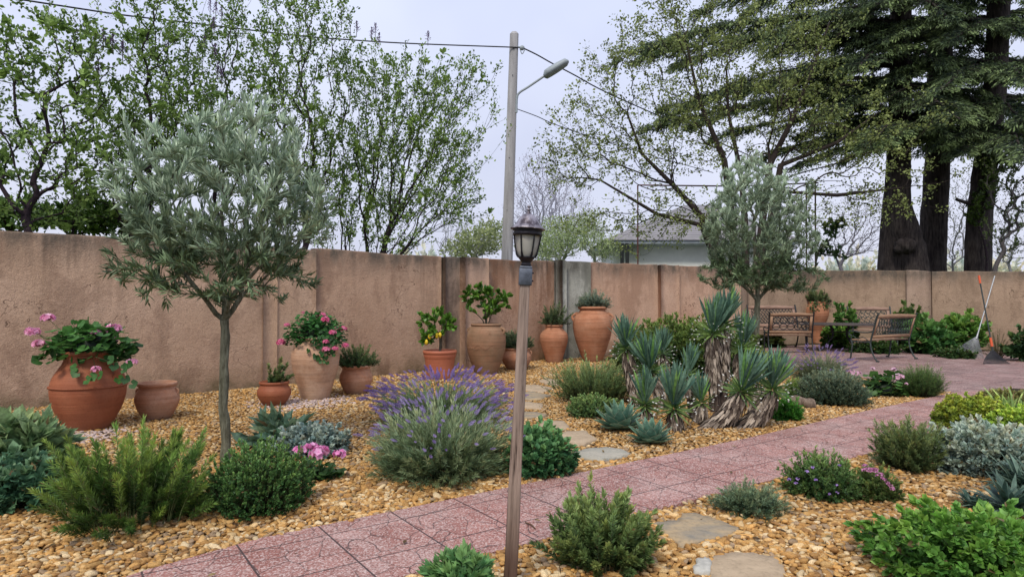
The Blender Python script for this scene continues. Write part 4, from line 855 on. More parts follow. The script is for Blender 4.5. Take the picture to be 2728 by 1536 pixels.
strap_plant('aloe_sprout', 'small blue green spiky sprout behind the big bright bush, left of the strap leaves', (2560, 2605, 1320, 1368), 40, .13, .1, ((.03,.07,.055), (.11,.2,.15)), .8)
# agaves
def agave(label, px, yb, rpx, hpx, nleaf=36):
    c, r, h = bbox(px - rpx, px + rpx, yb - hpx, yb); m = MB(); L0 = r * 1.25
    ga = 2.39996
    for i in range(nleaf):
        f = i / nleaf; ph = i * ga; th = .12 + 1.38 * f ** .8; L = L0 * (.62 + .38 * math.sin(PI * min(1, f * .6 + .3))); w = .27 * L0 * (.7 + .3 * f)
        D = np.array([math.sin(th) * math.cos(ph), math.sin(th) * math.sin(ph), math.cos(th)]); S = np.array([-math.sin(ph), math.cos(ph), 0]); N = np.cross(S, D)
        rows = 9; V = []; Cc = []
        base = np.array([.22 * math.cos(ph), .22 * math.sin(ph), 0]) * r * f
        for k in range(rows):
            u = k / (rows - 1); ww = w * (.55 + .9 * u * (1 - u) * 2.2) * (1 - u ** 3.2) + .0008; bend = -N * 0 + np.array([0, 0, .10 * L * u * u * math.sin(th)])
            ctr = base + D * L * u + bend
            for s_, e_ in ((-1, .32), (-.82, .22), (0, 0), (.82, .22), (1, .32)):
                V.append(ctr + S * ww * s_ + -N * 0 + (-N if N[2] < 0 else N) * ww * e_)
                edge = abs(s_) == 1; cb = np.array([.10, .19, .13]) * (1.0 + .5 * (1 - f)) * (.75 + .5 * u)
                Cc.append(np.array([.42, .46, .30]) if edge else cb)
        ff = [[k * 5 + j, k * 5 + j + 1, (k + 1) * 5 + j + 1, (k + 1) * 5 + j] for k in range(rows - 1) for j in range(4)]
        m.add(np.array(V) * [1, 1, h / (L0 * .95)] + [0, 0, .02], ff, np.array(Cc))
    o = m.build('agave', MAT['leaf'], smooth=True); o.location = tuple(c); tag(o, label, 'agave', 'agaves in front of the yuccas')
agave('larger blue green agave, the left one beside the upright bush', 1648, 1155, 60, 92)
agave('smaller agave, the right one nearest the red path', 1730, 1192, 54, 80)
# yuccas
def yucca(label, base, top, tipdir, Lf, nlf=130, tr=.035, skirt=.5, fan=.55, curve=(0, 0, 0), grp='yuccas on the gravel'):
    base = np.array(base); top = np.array(top); t = thing('yucca', label, 'yucca', base, 0, grp); q = top - base; ax = unit(np.array(tipdir, float))
    L = np.linalg.norm(q); mid = q * .5 + np.array(curve); pts = bez(np.zeros((1, 3)), mid[None], q[None], 9)[0]
    m = MB(); m.tube(pts, np.linspace(tr * 1.15, tr * .8, 9), 10, (.085, .065, .055)); m.build('trunk', MAT['yuccabark'], t)
    # living leaves
    X = unit(np.cross(ax, [.2, 1, .1])); Yv = np.cross(ax, X)
    m = MB(); n = nlf; u = np.arange(n) / n; ph = np.arange(n) * 2.39996; th = np.where(u < .62, .04 + (fan + .12) * (u / .62) ** 1.2, .9 + 1.15 * ((u - .62) / .38))
    D = ax * np.cos(th)[:, None] + (X * np.cos(ph)[:, None] + Yv * np.sin(ph)[:, None]) * np.sin(th)[:, None]
    P = q + ax * (.07 * (1 - u))[:, None] + D * .015; ln = Lf * np.where(u < .62, rnd(.72, 1.1, n), rnd(.34, .56, n))
    cg = mixc((.06,.13,.10), (.23,.38,.26), rnd(0, 1, n)); low = u >= .62; hl = (~low) & (rnd(0, 1, n) < .16); cg[hl] = mixc((.17,.36,.09), (.28,.48,.14), rnd(0, 1, hl.sum())); cg[low] = mixc((.05,.11,.04), (.22,.33,.09), rnd(0, 1, low.sum()))
    m.inst(T_blade(.043, -.05), P, D, ln, cg, np.where(low, 1.5, 1.), ax * .4 + D * 0 + rng.normal(size=(n, 3)) * .5)
    # pale sun bleached leaf tips of the outer whorl
    k = np.where(low)[0]; pt = P[k] + unit(D[k]) * (ln[k] * .97)[:, None]; m.inst(T_lance(.25, .05), pt, D[k], .03, (.75,.75,.7))
    m.build('leaf_rosette', MAT['leaf'], t)
    # dead leaf skirt
    if skirt > 0:
        m = MB(); n = int(560 * skirt * max(.5, L / .5)); u = 1 - rnd(0, 1, n) * skirt; u = np.clip(u, .02, 1); ii = u * 8; i0 = np.clip(ii.astype(int), 0, 7); pp = pts[i0] + (pts[i0 + 1] - pts[i0]) * (ii - i0)[:, None]; tg = unit(pts[i0 + 1] - pts[i0])
        R = rng.normal(size=(n, 3)); R -= (R * tg).sum(1, keepdims=True) * tg; R = unit(R)
        wide = .0 + .03 * np.clip((u - (1 - skirt)) / skirt, 0, 1); D = -tg * 1.0 + R * rnd(.12, .75, n)[:, None] + [0, 0, -.25]
        m.inst(T_broad(.10, -.12, .05), pp + R * (tr * .8 + wide * .3)[:, None], D, rnd(.08, .18, n), mixc((.07,.05,.04), (.52,.43,.34), rnd(0, 1, n) ** 1.7), 1., R); m.build('dead_leaf_skirt', MAT['dead'], t)
    return t
MAT['yuccabark'] = m_bark('yucca_bark', (.04, .03, .027), (.16, .12, .10), 4)
def g2(px, py): return G(px, py)
YD = 6.75
def yy(label, bpx, bpy, tpx, tpy, dirx, Lf, dY=0, **k):
    Lf *= .92; b = G(bpx, bpy); Y = b[1] + dY; tp = A(tpx, tpy, Y); yucca(label, b, tp, (dirx, -.12, 1), Lf, **k)
yy('yucca with a long slanting shaggy stem, leftmost of the clump', 1700, 1088, 1668, 932, -.08, .40, skirt=.95, tr=.035, fan=.5)
yy('yucca with wide spiky head, second from the left', 1775, 1092, 1733, 992, -.22, .47, skirt=.6, fan=.42)
yy('small yucca head behind the second one, half hidden', 1790, 1072, 1763, 945, .1, .33, skirt=.5, fan=.4, nlf=80)
yy('low yucca right behind the larger agave', 1722, 1118, 1718, 1082, .0, .40, skirt=.9, fan=.33, tr=.03)
yy('front centre yucca with pale green ruff right of the smaller agave', 1800, 1150, 1795, 1092, .03, .43, skirt=.9, tr=.04, fan=.42, nlf=130)
yy('slim yucca head on a stubby trunk behind the front centre one', 1850, 1118, 1832, 1003, .12, .34, skirt=.25, fan=.3, nlf=80, tr=.05)
yy('tallest yucca on a thick bare trunk with two heads of leaves above', 1905, 1098, 1898, 892, .12, .46, skirt=.62, tr=.06, fan=.36, nlf=150)
yy('leftward head of the tallest yucca trunk pair, leaning upright', 1925, 1096, 1925, 870, .28, .44, skirt=.55, tr=.055, fan=.3, nlf=110)
yy('yucca just in front of the far olive trunk', 1958, 1090, 1977, 930, .08, .42, skirt=.6, fan=.33, tr=.045)
yy('yucca with thick shaggy trunk bent up to the right in front', 1885, 1140, 1972, 1046, .42, .46, dY=0, skirt=1., tr=.07, fan=.38, nlf=140, curve=(.08, 0, -.05))
yy('rightmost yucca on a low curved shaggy trunk beside the fern', 1975, 1140, 2057, 1042, .18, .42, skirt=1., tr=.06, fan=.45, nlf=140, curve=(.07, 0, -.05))
yy('small low yucca head between the front centre and the leaning stems', 1862, 1128, 1868, 1075, -.1, .30, skirt=.9, fan=.5, nlf=80, tr=.035)
yy('smallest yucca head low behind the leaning stems near the fern', 2010, 1105, 2015, 1020, .15, .30, skirt=.7, fan=.5, nlf=80, tr=.035)
# log piece
c = G(2148, 1092); m = MB(); k = np.linspace(0, 1, 9); m.tube(np.c_[(k - .5) * .26, .0 * k, .07 + .02 * np.sin(k * 5)], .065 + .012 * np.sin(k * 9), 14, (.2,.15,.11)); o = m.build('log_piece', m_bark('log_bark', (.14,.10,.075), (.34,.26,.2), 3), smooth=False); o.location = (c[0], c[1] + .1, 0); tag(o, 'short weathered log lying right of the fern', 'log')
# ================================================================== OLIVE TREES
def olive(label, bpx, bpy, trunk_px, fork, blobs, n, kl, ll, dy, rtip, taper, T=T_lance(.088, .05)):
    b = G(bpx, bpy); Y = b[1]; t = thing('olive_tree', label, 'tree', b, 0, 'olive trees')
    tr = [np.array(b)] + [A(x, y, Y) for x, y in trunk_px]; tr = np.array(tr) - b
    xs = np.linspace(0, len(tr) - 1, 14); tr2 = np.stack([np.interp(xs, np.arange(len(tr)), tr[:, i]) for i in range(3)], 1); tr2[1:-1, 0] += rng.normal(size=12) * .0025
    chains = [list(tr2)]
    for f in fork: chains.append([tr2[-1] + [0, 0, 0]] + [A(x, y, Y + d) - b for x, y, d in f])
    tips = blobs_px(blobs, Y, n, dy, .35) - b
    pos, R, segs, ch = colonize(chains, tips, a=.35, attach=1 if fork else 12, rtip=rtip, expo=.46, wob=.06)
    # trunk only attaches at its top
    m = MB(); tree_mesh(m, pos, R, segs, ch[1:], (.09,.085,.065), taper=(taper[1] * .75, taper[1] * .4), trunk_sides=9)
    m.tube(tr2, np.linspace(taper[0], taper[1], 14) * (1 + .08 * np.sin(np.arange(14) * 2.1)), 14, (.1,.1,.08)); m.build('trunk', MAT['olivebark'], t, smooth=True)
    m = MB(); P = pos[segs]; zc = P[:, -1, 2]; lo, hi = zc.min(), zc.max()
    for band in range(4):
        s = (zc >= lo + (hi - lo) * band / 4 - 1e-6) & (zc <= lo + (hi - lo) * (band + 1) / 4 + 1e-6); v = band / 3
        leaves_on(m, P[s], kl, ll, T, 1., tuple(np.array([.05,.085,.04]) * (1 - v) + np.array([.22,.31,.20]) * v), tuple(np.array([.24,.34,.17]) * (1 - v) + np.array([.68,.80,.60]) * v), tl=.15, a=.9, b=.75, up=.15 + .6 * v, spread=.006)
    m.build('crown', MAT['leafgloss2'], t); return t
MAT['leafgloss2'] = attr_mat('olive_leaf', .5, .12, .35, .2, 12)
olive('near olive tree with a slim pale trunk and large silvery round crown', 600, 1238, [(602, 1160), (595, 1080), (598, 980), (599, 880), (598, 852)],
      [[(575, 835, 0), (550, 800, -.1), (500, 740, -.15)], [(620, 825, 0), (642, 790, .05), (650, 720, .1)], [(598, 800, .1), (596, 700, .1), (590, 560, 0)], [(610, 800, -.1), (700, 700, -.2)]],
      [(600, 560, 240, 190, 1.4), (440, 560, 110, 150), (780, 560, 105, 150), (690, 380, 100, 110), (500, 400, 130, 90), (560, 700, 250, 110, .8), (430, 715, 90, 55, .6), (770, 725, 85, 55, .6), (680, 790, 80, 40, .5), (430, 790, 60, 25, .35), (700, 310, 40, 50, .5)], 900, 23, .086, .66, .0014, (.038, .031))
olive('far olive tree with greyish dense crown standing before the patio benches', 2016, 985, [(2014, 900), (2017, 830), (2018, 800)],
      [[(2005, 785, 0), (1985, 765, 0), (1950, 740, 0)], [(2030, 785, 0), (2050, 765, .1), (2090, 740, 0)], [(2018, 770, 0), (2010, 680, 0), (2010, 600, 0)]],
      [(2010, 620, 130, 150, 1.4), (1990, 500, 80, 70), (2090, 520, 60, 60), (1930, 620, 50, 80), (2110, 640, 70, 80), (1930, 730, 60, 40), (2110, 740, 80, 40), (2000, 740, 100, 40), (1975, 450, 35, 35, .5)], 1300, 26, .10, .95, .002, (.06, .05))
# ================================================================== LAMP POST (foreground)
LY = 2.82
base = G(1357, 1582); lp_t = A(1399, 752, base[1]); lp = thing('lamp_post', 'weathered wooden garden lamp post with black lantern in the foreground', 'lamp post', base)
v0 = np.zeros(3); v1 = lp_t - base; Lp = np.linalg.norm(v1); ax = v1 / Lp
lp.rotation_mode = 'QUATERNION'; lp.rotation_quaternion = Vector((0, 0, 1)).rotation_difference(Vector(ax))
S = base[1] / F   # metres per source pixel there
m = MB(); w0, w1 = .030, .0215; zz = np.linspace(-.02, Lp, 26); V = []
for i, z in enumerate(zz):
    ww = w0 + (w1 - w0) * i / 25; cst = [(-1,-.75),(-.75,-1),(.75,-1),(1,-.75),(1,.75),(.75,1),(-.75,1),(-1,.75)]
    for a, b in cst: V.append([a * ww + .0012 * math.sin(z * 9 + b), b * ww, z])
m.add(V, [[i * 8 + j, i * 8 + (j + 1) % 8, (i + 1) * 8 + (j + 1) % 8, (i + 1) * 8 + j] for i in range(25) for j in range(8)]); m.add(V[-8:], [list(range(8))]); m.build('post', MAT['post'], lp)
zs = Lp - .012; m = MB(); m.box((0, 0, zs + .036), (.058, .058, .074)); m.box((0, 0, zs + .078), (.054, .054, .01)); slv = m.build('sleeve', MAT['sleeve'], lp, bevel=.003)
for z in (.02, .055):
    m = MB(); m.tube([(.028, 0, zs + z), (.036, 0, zs + z)], .004, 8); m.build('screw', MAT['lampblack'], slv)
zb = zs + .083
m = MB(); m.lathe([(.002, 0), (.021, 0), (.024, .008), (.019, .014), (.024, .022), (.034, .034), (.040, .040), (.036, .043), (.002, .043)], 24, (0, 0, zb)); m.build('lantern_base', MAT['lampblack'], lp, smooth=True)
gz = zb + .040; gh = .105
def gr(u): return .034 + .024 * u ** .55 - .0
m = MB(); n6 = 6; us = np.linspace(0, 1, 9)
m.lathe([(gr(u), u * gh) for u in us], 6, (0, 0, gz)); gls = m.build('glass', MAT['glass'], lp)
for k in range(6):
    a = k * PI / 3; pts = [((gr(u) + .002) * math.cos(a), (gr(u) + .002) * math.sin(a), gz + u * gh) for u in us]; m = MB(); m.tube(pts, np.where(us < .15, .0055, .0036), 6); m.build('rib', MAT['lampblack'], lp, smooth=True)
m = MB(); v, f = ICO2; m.add(v * [.016, .016, .03] + [0, 0, gz + .045], f); m.build('bulb', MAT['white'], gls, smooth=True)
zt = gz + gh
m = MB(); m.lathe([(.058, -.012), (.064, -.012), (.064, .0), (.061, .006), (.066, .012), (.066, .02), (.002, .02)], 12, (0, 0, zt)); m.build('collar', MAT['lampblack'], lp)
m = MB(); m.lathe([(.066, .018), (.0765, .0165), (.078, .020), (.070, .027), (.056, .040), (.046, .056), (.036, .072), (.022, .083), (.012, .088), (.002, .088)], 72, (0, 0, zt), fl=lambda a: 1 - .022 * np.abs(np.sin(a * 8))); rfo = m.build('roof', MAT['lamproof'], lp, smooth=True)
m = MB(); m.lathe([(.012, .084), (.013, .089), (.007, .092), (.006, .099), (.010, .102), (.010, .106), (.005, .109), (.006, .114), (.0095, .117), (.0085, .121), (.002, .125)], 20, (0, 0, zt)); m.build('finial', MAT['lamproof'], rfo, smooth=True)
# ================================================================== FURNITURE
def catm(pts, k=6):
    P = np.array(pts, float); P = np.vstack([2 * P[0] - P[1], P, 2 * P[-1] - P[-2]]); out = []
    for i in range(1, len(P) - 2):
        for t in np.linspace(0, 1, k, endpoint=False):
            a, b, c_, d = P[i-1], P[i], P[i+1], P[i+2]; out.append(.5 * ((2*b) + (-a + c_) * t + (2*a - 5*b + 4*c_ - d) * t*t + (-a + 3*b - 3*c_ + d) * t**3))
    out.append(P[-2]); return np.array(out)
def bench(label, loc_, rz, W, panel='diamond', ironm='iron', wood='slat'):
    t = thing('bench', label, 'bench', (*loc_, .03), rz, 'iron and wood benches around the patio table')
    I = MAT[ironm]; Wd = MAT[wood]; x = W / 2 - .03; D = .50      # front is -y, back is +y
    for s in (-1, 1):
        m = MB(); m.tube(catm([(s*x, -.30, 0), (s*x, -.26, .06), (s*x, -.24, .2), (s*x, -.22, .33), (s*x, -.245, .42)]), .017, 8); m.tube([(s*x, -.33, .012), (s*x, -.27, .012)], .02, 8); m.build('leg', I, t, smooth=True)
        m = MB(); m.tube(catm([(s*x, .32, 0), (s*x, .25, .1), (s*x, .19, .25), (s*x, .17, .4)]), .017, 8); m.tube([(s*x, .35, .012), (s*x, .29, .012)], .02, 8); m.build('leg', I, t, smooth=True)
        m = MB(); m.tube(catm([(s*x, .17, .38), (s*x, .20, .5), (s*x, .26, .72), (s*x, .32, .93), (s*x, .35, 1.0)]), .018, 8); m.build('back_post', I, t, smooth=True)
        m = MB(); m.tube(catm([(s*x, .215, .62), (s*x, .1, .60), (s*x, -.05, .60), (s*x, -.2, .62), (s*x, -.28, .6), (s*x, -.285, .54), (s*x, -.24, .52), (s*x, -.25, .42)]), .014, 8)
        m.tube([(s*x, -.25, .40), (s*x, .17, .40)], .014, 8); m.tube(catm([(s*x, .17, .40), (s*x, .02, .5), (s*x, -.1, .46), (s*x, -.2, .52)]), .008, 6); m.build('armrest', I, t, smooth=True)
    for i in range(6):
        y = -.235 + i * .075; z = .425 + .012 * abs(i - 2.5) / 2.5; m = MB(); m.box((0, y, z), (W - .09, .06, .022)); m.build('seat_slat', Wd, t, bevel=.004)
    def bp(u, z):  # point on the back plane
        return np.array([u, .20 + (z - .5) * .30, z])
    nb = np.array([0, -1, .3])
    hw = W / 2 - .05; m = MB()
    # arched top rail
    xs = np.linspace(-hw, hw, 13); up_, dn = [], []
    V = []
    for u in xs:
        arc = .025 * math.cos(u / hw * PI / 2) ; 
        for zz_, off in ((.90, -.012), (.90, .012), (.965 + arc, .012), (.965 + arc, -.012)):
            p = bp(u, zz_); V.append(p + np.array([0, off, 0]))
    m.add(V, [[i*4+j, i*4+(j+1) % 4, (i+1)*4+(j+1) % 4, (i+1)*4+j] for i in range(12) for j in range(4)] + [[0,3,2,1], [48,49,50,51]]); m.build('top_rail', Wd, t)
    m = MB(); m.beam(bp(-hw, .515), bp(hw, .515), .022, .07, up=(0, .3, 1)); m.build('bottom_rail', Wd, t)
    for s in (-1, 1):
        m = MB(); m.beam(bp(s * (hw - .03), .552), bp(s * (hw - .03), .898), .058, .022, up=(0, 1, -.3)); m.build('back_stile', Wd, t)
    m = MB(); a0, a1, z0_, z1_ = -(hw - .065), hw - .065, .56, .895; rr = .0075
    for z in (z0_, z1_): m.tube([bp(a0, z), bp(a1, z)], .008, 6)
    for u in (a0, a1): m.tube([bp(u, z0_), bp(u, z1_)], .008, 6)
    if panel == 'oval':
        k = np.linspace(0, 2 * PI, 20); nx = 5; wx = (a1 - a0) / nx
        for i in range(nx):
            for j in range(2):
                cx = a0 + wx * (i + .5); cz = z0_ + (z1_ - z0_) * (.27 + .46 * j); tl = .5 * (1 if (i + j) % 2 else -1)
                m.tube([bp(cx + wx * .55 * math.cos(q) * math.cos(tl) - .048 * math.sin(q) * math.sin(tl), cz + wx * .25 * math.cos(q) * math.sin(tl) + .075 * math.sin(q) * math.cos(tl)) for q in k], rr * 1.4, 5)
    else:
        nx = 13 if panel == 'diamond' else 7; wx = (a1 - a0) / nx; hh = z1_ - z0_; sk = hh * .7
        for i in range(-4, nx + 4):
            for s in (-1, 1):
                u0 = a0 + wx * i; u1 = u0 + s * sk; za, zb_ = z0_, z1_
                pts = []
                for q in np.linspace(0, 1, 9):
                    u = u0 + (u1 - u0) * q + (wx * .18 * math.sin(q * PI * 4))
                    if a0 <= u <= a1: pts.append(bp(u, za + (zb_ - za) * q))
                if len(pts) > 1: m.tube(pts, rr, 4)
        if panel == 'scale':
            for j in range(3):
                for i in range(6):
                    cx = a0 + (a1 - a0) * (i + .5 * (j % 2) + .25) / 6; cz = z0_ + hh * (j + .2) / 3; k = np.linspace(0, PI, 9); m.tube([bp(np.clip(cx + (a1 - a0) / 12 * math.cos(q), a0, a1), cz + .05 * math.sin(q)) for q in k], rr, 4)
    m.build('back_lattice', I, t); return t
b1l = G(2112, 945); bench('front left bench seen from behind, its back cast with ovals', (b1l[0] + .0, b1l[1] + .25), PI - .16 - .0, 1.06, 'oval', 'iron')
b2l = (8.02, 13.85); bench('right bench seen from behind at an angle with a lattice back', b2l, PI + .52, 1.5, 'diamond', 'iron_green')
b3l = G(2330, 930); bench('far bench facing the camera behind the table', (b3l[0], b3l[1] + .1), -.28, 1.0, 'scale', 'iron_green', 'slat_grey').scale = (1.12,) * 3
b4l = G(2072, 929); bench('back left bench half hidden by the far olive trunk', (b4l[0], b4l[1] + .05), -.02, 1.2, 'diamond', 'iron', 'slat_grey').scale = (1.16,) * 3
# table
tb = G(2246, 938); tb_t = thing('patio_table', 'rectangular weathered wooden table on black scrolled iron legs', 'table', (tb[0], tb[1] + .15, .03), -.5)
TW, TD, TH = 1.75, 1.45, .69
for i in range(9):
    y = -TD / 2 + .06 + i * (TD - .12) / 8; m = MB(); m.box((0, y, TH - .012), (TW - .12, (TD - .12) / 8 - .008, .022)); m.build('plank', MAT['tablewood'], tb_t)
for nm, c_, d_ in (('frame_rail', (0, -TD/2 + .0, TH - .014), (TW, .055, .035)), ('frame_rail', (0, TD/2 - .0, TH - .014), (TW, .055, .035)), ('frame_rail', (-TW/2 + .03, 0, TH - .014), (.06, TD - .058, .033)), ('frame_rail', (TW/2 - .03, 0, TH - .014), (.06, TD - .058, .033))):
    m = MB(); m.box(c_, d_); m.build(nm, MAT['tablewood'], tb_t, bevel=.004)
for sx_ in (-1, 1):
    for sy_ in (-1, 1):
        m = MB(); X0 = sx_ * .40; m.tube(catm([(X0 * .55, sy_ * .08, TH - .04), (X0 * .5, sy_ * .12, .6), (X0 * .4, sy_ * .05, .48), (X0 * .45, sy_ * .1, .34), (X0 * .8, sy_ * .26, .14), (X0 * 1.1, sy_ * .36, 0)]), .024, 8); m.tube([(X0 * 1.1, sy_ * .36, .012), (X0 * 1.22, sy_ * .4, .012)], .024, 8); m.build('leg', MAT['iron'], tb_t, smooth=True)
m = MB(); k = np.linspace(0, 5.2, 26)
for sx_ in (-1, 1):
    m.tube(np.c_[sx_ * (.2 + .018 * k * np.cos(k)), 0 * k, .55 + .018 * k * np.sin(k)], .012, 6); m.tube(np.c_[sx_ * (.3 + .014 * k * np.cos(k)), 0 * k, .38 + .016 * k * np.sin(k)], .011, 6)
m.tube([(-.24, 0, .48), (.24, 0, .48)], .015, 8); m.build('scroll_brace', MAT['iron'], tb_t, smooth=True)
# ================================================================== RAKES
def rake(label, foot_px, foot_py, top_px, top_py, W, tine_l, n, hm, tm, orange_top, orange_low, hl=None):
    b = G(foot_px, foot_py); t = thing('rake', label, 'rake', b, 0, 'rakes leaning on the right wall')
    Yt = b[1] + .45; tp = A(top_px, top_py, Yt) - b; ax = unit(tp); L = np.linalg.norm(tp); h0 = ax * tine_l
    m = MB(); m.tube([h0 * .96, tp], .0135, 10); m.build('handle', MAT[hm], t, smooth=True)
    if orange_top: m = MB(); m.tube([tp - ax * .16, tp + ax * .01], .021, 10); m.build('grip', MAT['orange'], t, smooth=True)
    if orange_low: m = MB(); m.tube([h0 + ax * .08, h0 + ax * .26], .024, 10); m.build('ferrule', MAT['orange'], t, smooth=True); 
    else: m = MB(); m.tube([h0 * .93, h0 + ax * .08], .02, 10); m.build('ferrule', MAT[tm], t, smooth=True)
    side = unit(np.cross(ax, [0, 1, 0])); dn = unit(np.array([0, -.35, 0]) - 0 * ax)
    for i in range(n):
        f = (i / (n - 1) - .5) * 2; end = side * f * W / 2 + ax * .02 * (f * f) + [0, -.04, .012]; st = h0 + side * f * .025; md = st * .35 + end * .65 + [0, .035, 0]
        end2 = end + [0, -.045, .0]
        m = MB(); m.tube([st, (st + md) / 2 + [0, .01, 0], md, end, end2 - [0, 0, .008]], np.array([.003, .0035, .0035, .003, .002]) * (1 if tm == 'galv' else 1.9), 5); m.build('tine', MAT[tm], t)
    for u in (.42, .62):
        m = MB(); a = np.linspace(-1, 1, 9); m.tube([h0 * (1 - u) + side * q * (W / 2 * u * .98 + .02) + [0, .012 + .01 * 0, 0] for q in a], .006, 6); m.build('spreader_bar', MAT[tm], t)
    return t
rake('galvanised fan rake with pale metal handle and wide head', 2585, 957, 2650, 735, .78, .55, 24, 'galv', 'galv', False, False)
rake('black plastic rake with dark handle and orange grip', 2652, 972, 2608, 735, .54, .30, 22, 'iron_green', 'black', True, True)
# ================================================================== PLANTS ALONG THE RIGHT WALL
HY = dict(T=BROW, t0=.55, tipk=5, up=.55, ang=1.1, stemr=.004, stemcol=(.1,.08,.04))
def wallplant(label, box, n, k, ll, dark, mid, tip, name='hydrangea_shrub', **kw):
    mid = tuple(x * .8 for x in mid); tip = tuple(x * .62 for x in tip); d = dict(HY); d.update(kw); return bush(name, label, 'bush', box, n=n, k=k, ll=ll, dark=dark, mid=mid, tip=tip, **d)
wallplant('slender leafy plant right of the corner jar behind the table', (2215, 2280, 790, 928), 40, 22, .12, (.012,.04,.01), (.05,.13,.03), (.13,.27,.06), 'leafy_plant', core=False)
wallplant('bright green low bush seen under the table', (2188, 2262, 862, 930), 110, 18, .08, (.02,.05,.01), (.08,.17,.03), (.16,.32,.06), 'leafy_bush')
wallplant('green shrub behind the far bench beside the wall pilaster', (2368, 2462, 806, 928), 150, 22, .09, (.012,.035,.01), (.045,.10,.03), (.11,.21,.06))
wallplant('broad leaved green shrub behind the right bench', (2412, 2515, 845, 945), 120, 18, .15, (.01,.035,.01), (.045,.13,.035), (.13,.29,.08))
wallplant('tall bright broad leaved shrub left of the rakes', (2505, 2612, 822, 938), 150, 20, .13, (.015,.045,.01), (.07,.17,.035), (.20,.37,.08))
wallplant('dark twiggy shrub at the far right edge by the wall', (2700, 2850, 858, 970), 150, 24, .10, (.01,.03,.012), (.035,.08,.025), (.08,.16,.05))
wallplant('thin dry wispy plant between the rakes and the far right shrub', (2620, 2690, 860, 962), 40, 30, .05, (.05,.055,.02), (.10,.11,.05), (.16,.17,.08), 'wispy_plant', T=NEED, core=False, up=.9, ang=.5, t0=.2)
wallplant('low dark groundcover along the wall foot behind the benches', (2270, 2400, 905, 944), 220, 16, .06, (.008,.025,.008), (.03,.07,.02), (.08,.16,.04), 'groundcover_plant')
wallplant('low green groundcover at the wall foot left of the rakes', (2500, 2590, 925, 958), 160, 16, .05, (.008,.025,.008), (.03,.07,.02), (.09,.17,.05), 'groundcover_plant')
wallplant('low bush by the wall under the back left bench', (1985, 2090, 885, 928), 160, 16, .07, (.02,.04,.015), (.05,.09,.025), (.12,.17,.05), 'leafy_bush')
# ================================================================== TREES BEHIND THE WALL
def shrub_tree(name, label, Y, roots, blobs, n, kl, ll, c1, c2, a=.75, dy=1.2, rtip=.0045, expo=.5, bark=(.035,.025,.03), T=BRO, mat='leaf', group=None, cat='tree', spread=.02, K=5, extra_big=0, tl=.3, root_chain=None, curve=.55, up=.3, lw=1., wob=.06, taper=None):
    rts = [A(x, 700, Y + random.uniform(-.4, .4)) for x in roots]
    base = np.array([np.mean([q[0] for q in rts]), Y, 0.]); t = thing(name, label, cat, base, 0, group)
    chains = root_chain and [[np.array([*(A(x0, y0, Y)[:2]), 0.]) - base if y0 > 760 else A(x0, y0, Y) - base for x0, y0 in ch] for ch in root_chain] or [[np.array([q[0], q[1], 0.]) - base, np.array([q[0] + random.gauss(0, .05), q[1], 1.2]) - base, np.array([q[0] + random.gauss(0, .12), q[1], 1.9]) - base] for q in rts]
    tips = blobs_px(blobs, Y, n, dy) - base; tips = tips[tips[:, 2] > 1.6]
    pos, R, segs, ch = colonize(chains, tips, a=a, K=K, attach=1, rtip=rtip, expo=expo, curve=curve, wob=wob)
    m = MB(); tree_mesh(m, pos, R, segs, ch, bark, trunk_sides=8, taper=taper); m.build('trunk', MAT['barkc'], t)
    m = MB(); leaves_on(m, pos[segs], kl, ll, T, lw, c1, c2, tl=tl, spread=spread, a=.8, b=.9, up=up)
    if extra_big:
        s = segs[rng.integers(0, len(segs), extra_big)]; leaves_on(m, pos[s], 7, ll * 2.1, T, 1., tuple(np.array(c1) * 1.0), tuple(np.array(c2) * 1.25), tl=.7, spread=.02, a=.8, b=.9, up=.1)
    m.build('crown', MAT[mat], t); return t, pos, segs, base
LC1, LC2 = (.06,.12,.025), (.31,.45,.11)
LG = 'lilac shrubs behind the left wall'
def panicles(res, pts, Y):
    t, pos, segs, base = res
    for (x, y) in pts:
        p = A(x, y, Y) - base; n = 90; u = rnd(0, 1, n); m = MB(); P = p + np.c_[rng.normal(size=n) * .035 * (1 - u * .8), rng.normal(size=n) * .035 * (1 - u * .8), u * .2 - .1]
        m.inst(PET, P, rng.normal(size=(n, 3)), .022, mixc((.09,.05,.12), (.24,.16,.32), rnd(0, 1, n))); m.tube([p - [0, 0, .22], p + [0, 0, .1]], .006, 5, (.08,.06,.05)); m.build('flower_panicle', MAT['petal'], t)
r_ = shrub_tree('lilac_shrub', 'dark stemmed lilac at the far left with open sky between its stems', 9.6, (60, 90, 170, 200, 215), [(60, 150, 160, 200, .8), (250, 130, 110, 130, .9), (20, 420, 110, 150, .8), (200, 380, 150, 180, .6), (-60, 250, 100, 250, .8), (60, 570, 180, 50, .8), (280, 300, 80, 120, .8)], 480, 17, .07, LC1, LC2, a=.42, wob=.11, curve=.35, tl=.45, spread=.04, group=LG, extra_big=70, rtip=.0032, dy=1.0)
panicles(r_, [(300, 103), (275, 97), (327, 125), (262, 175)], 9.6)
r_ = shrub_tree('lilac_shrub', 'leafy lilac behind the left wall, above the far side of the near olive', 11.2, (250, 300, 390, 450, 500), [(400, 90, 90, 120), (480, 200, 110, 130), (380, 330, 150, 130, 1.2), (330, 500, 130, 110, 1.1), (520, 330, 100, 150), (450, 20, 80, 80), (230, 560, 120, 50, .8)], 780, 18, .066, LC1, LC2, a=.5, wob=.1, curve=.35, tl=.45, spread=.04, group=LG, extra_big=50, rtip=.0028)
panicles(r_, [(575, 20), (570, 60), (572, 130), (545, 110), (580, 180), (590, 200)], 11.2)
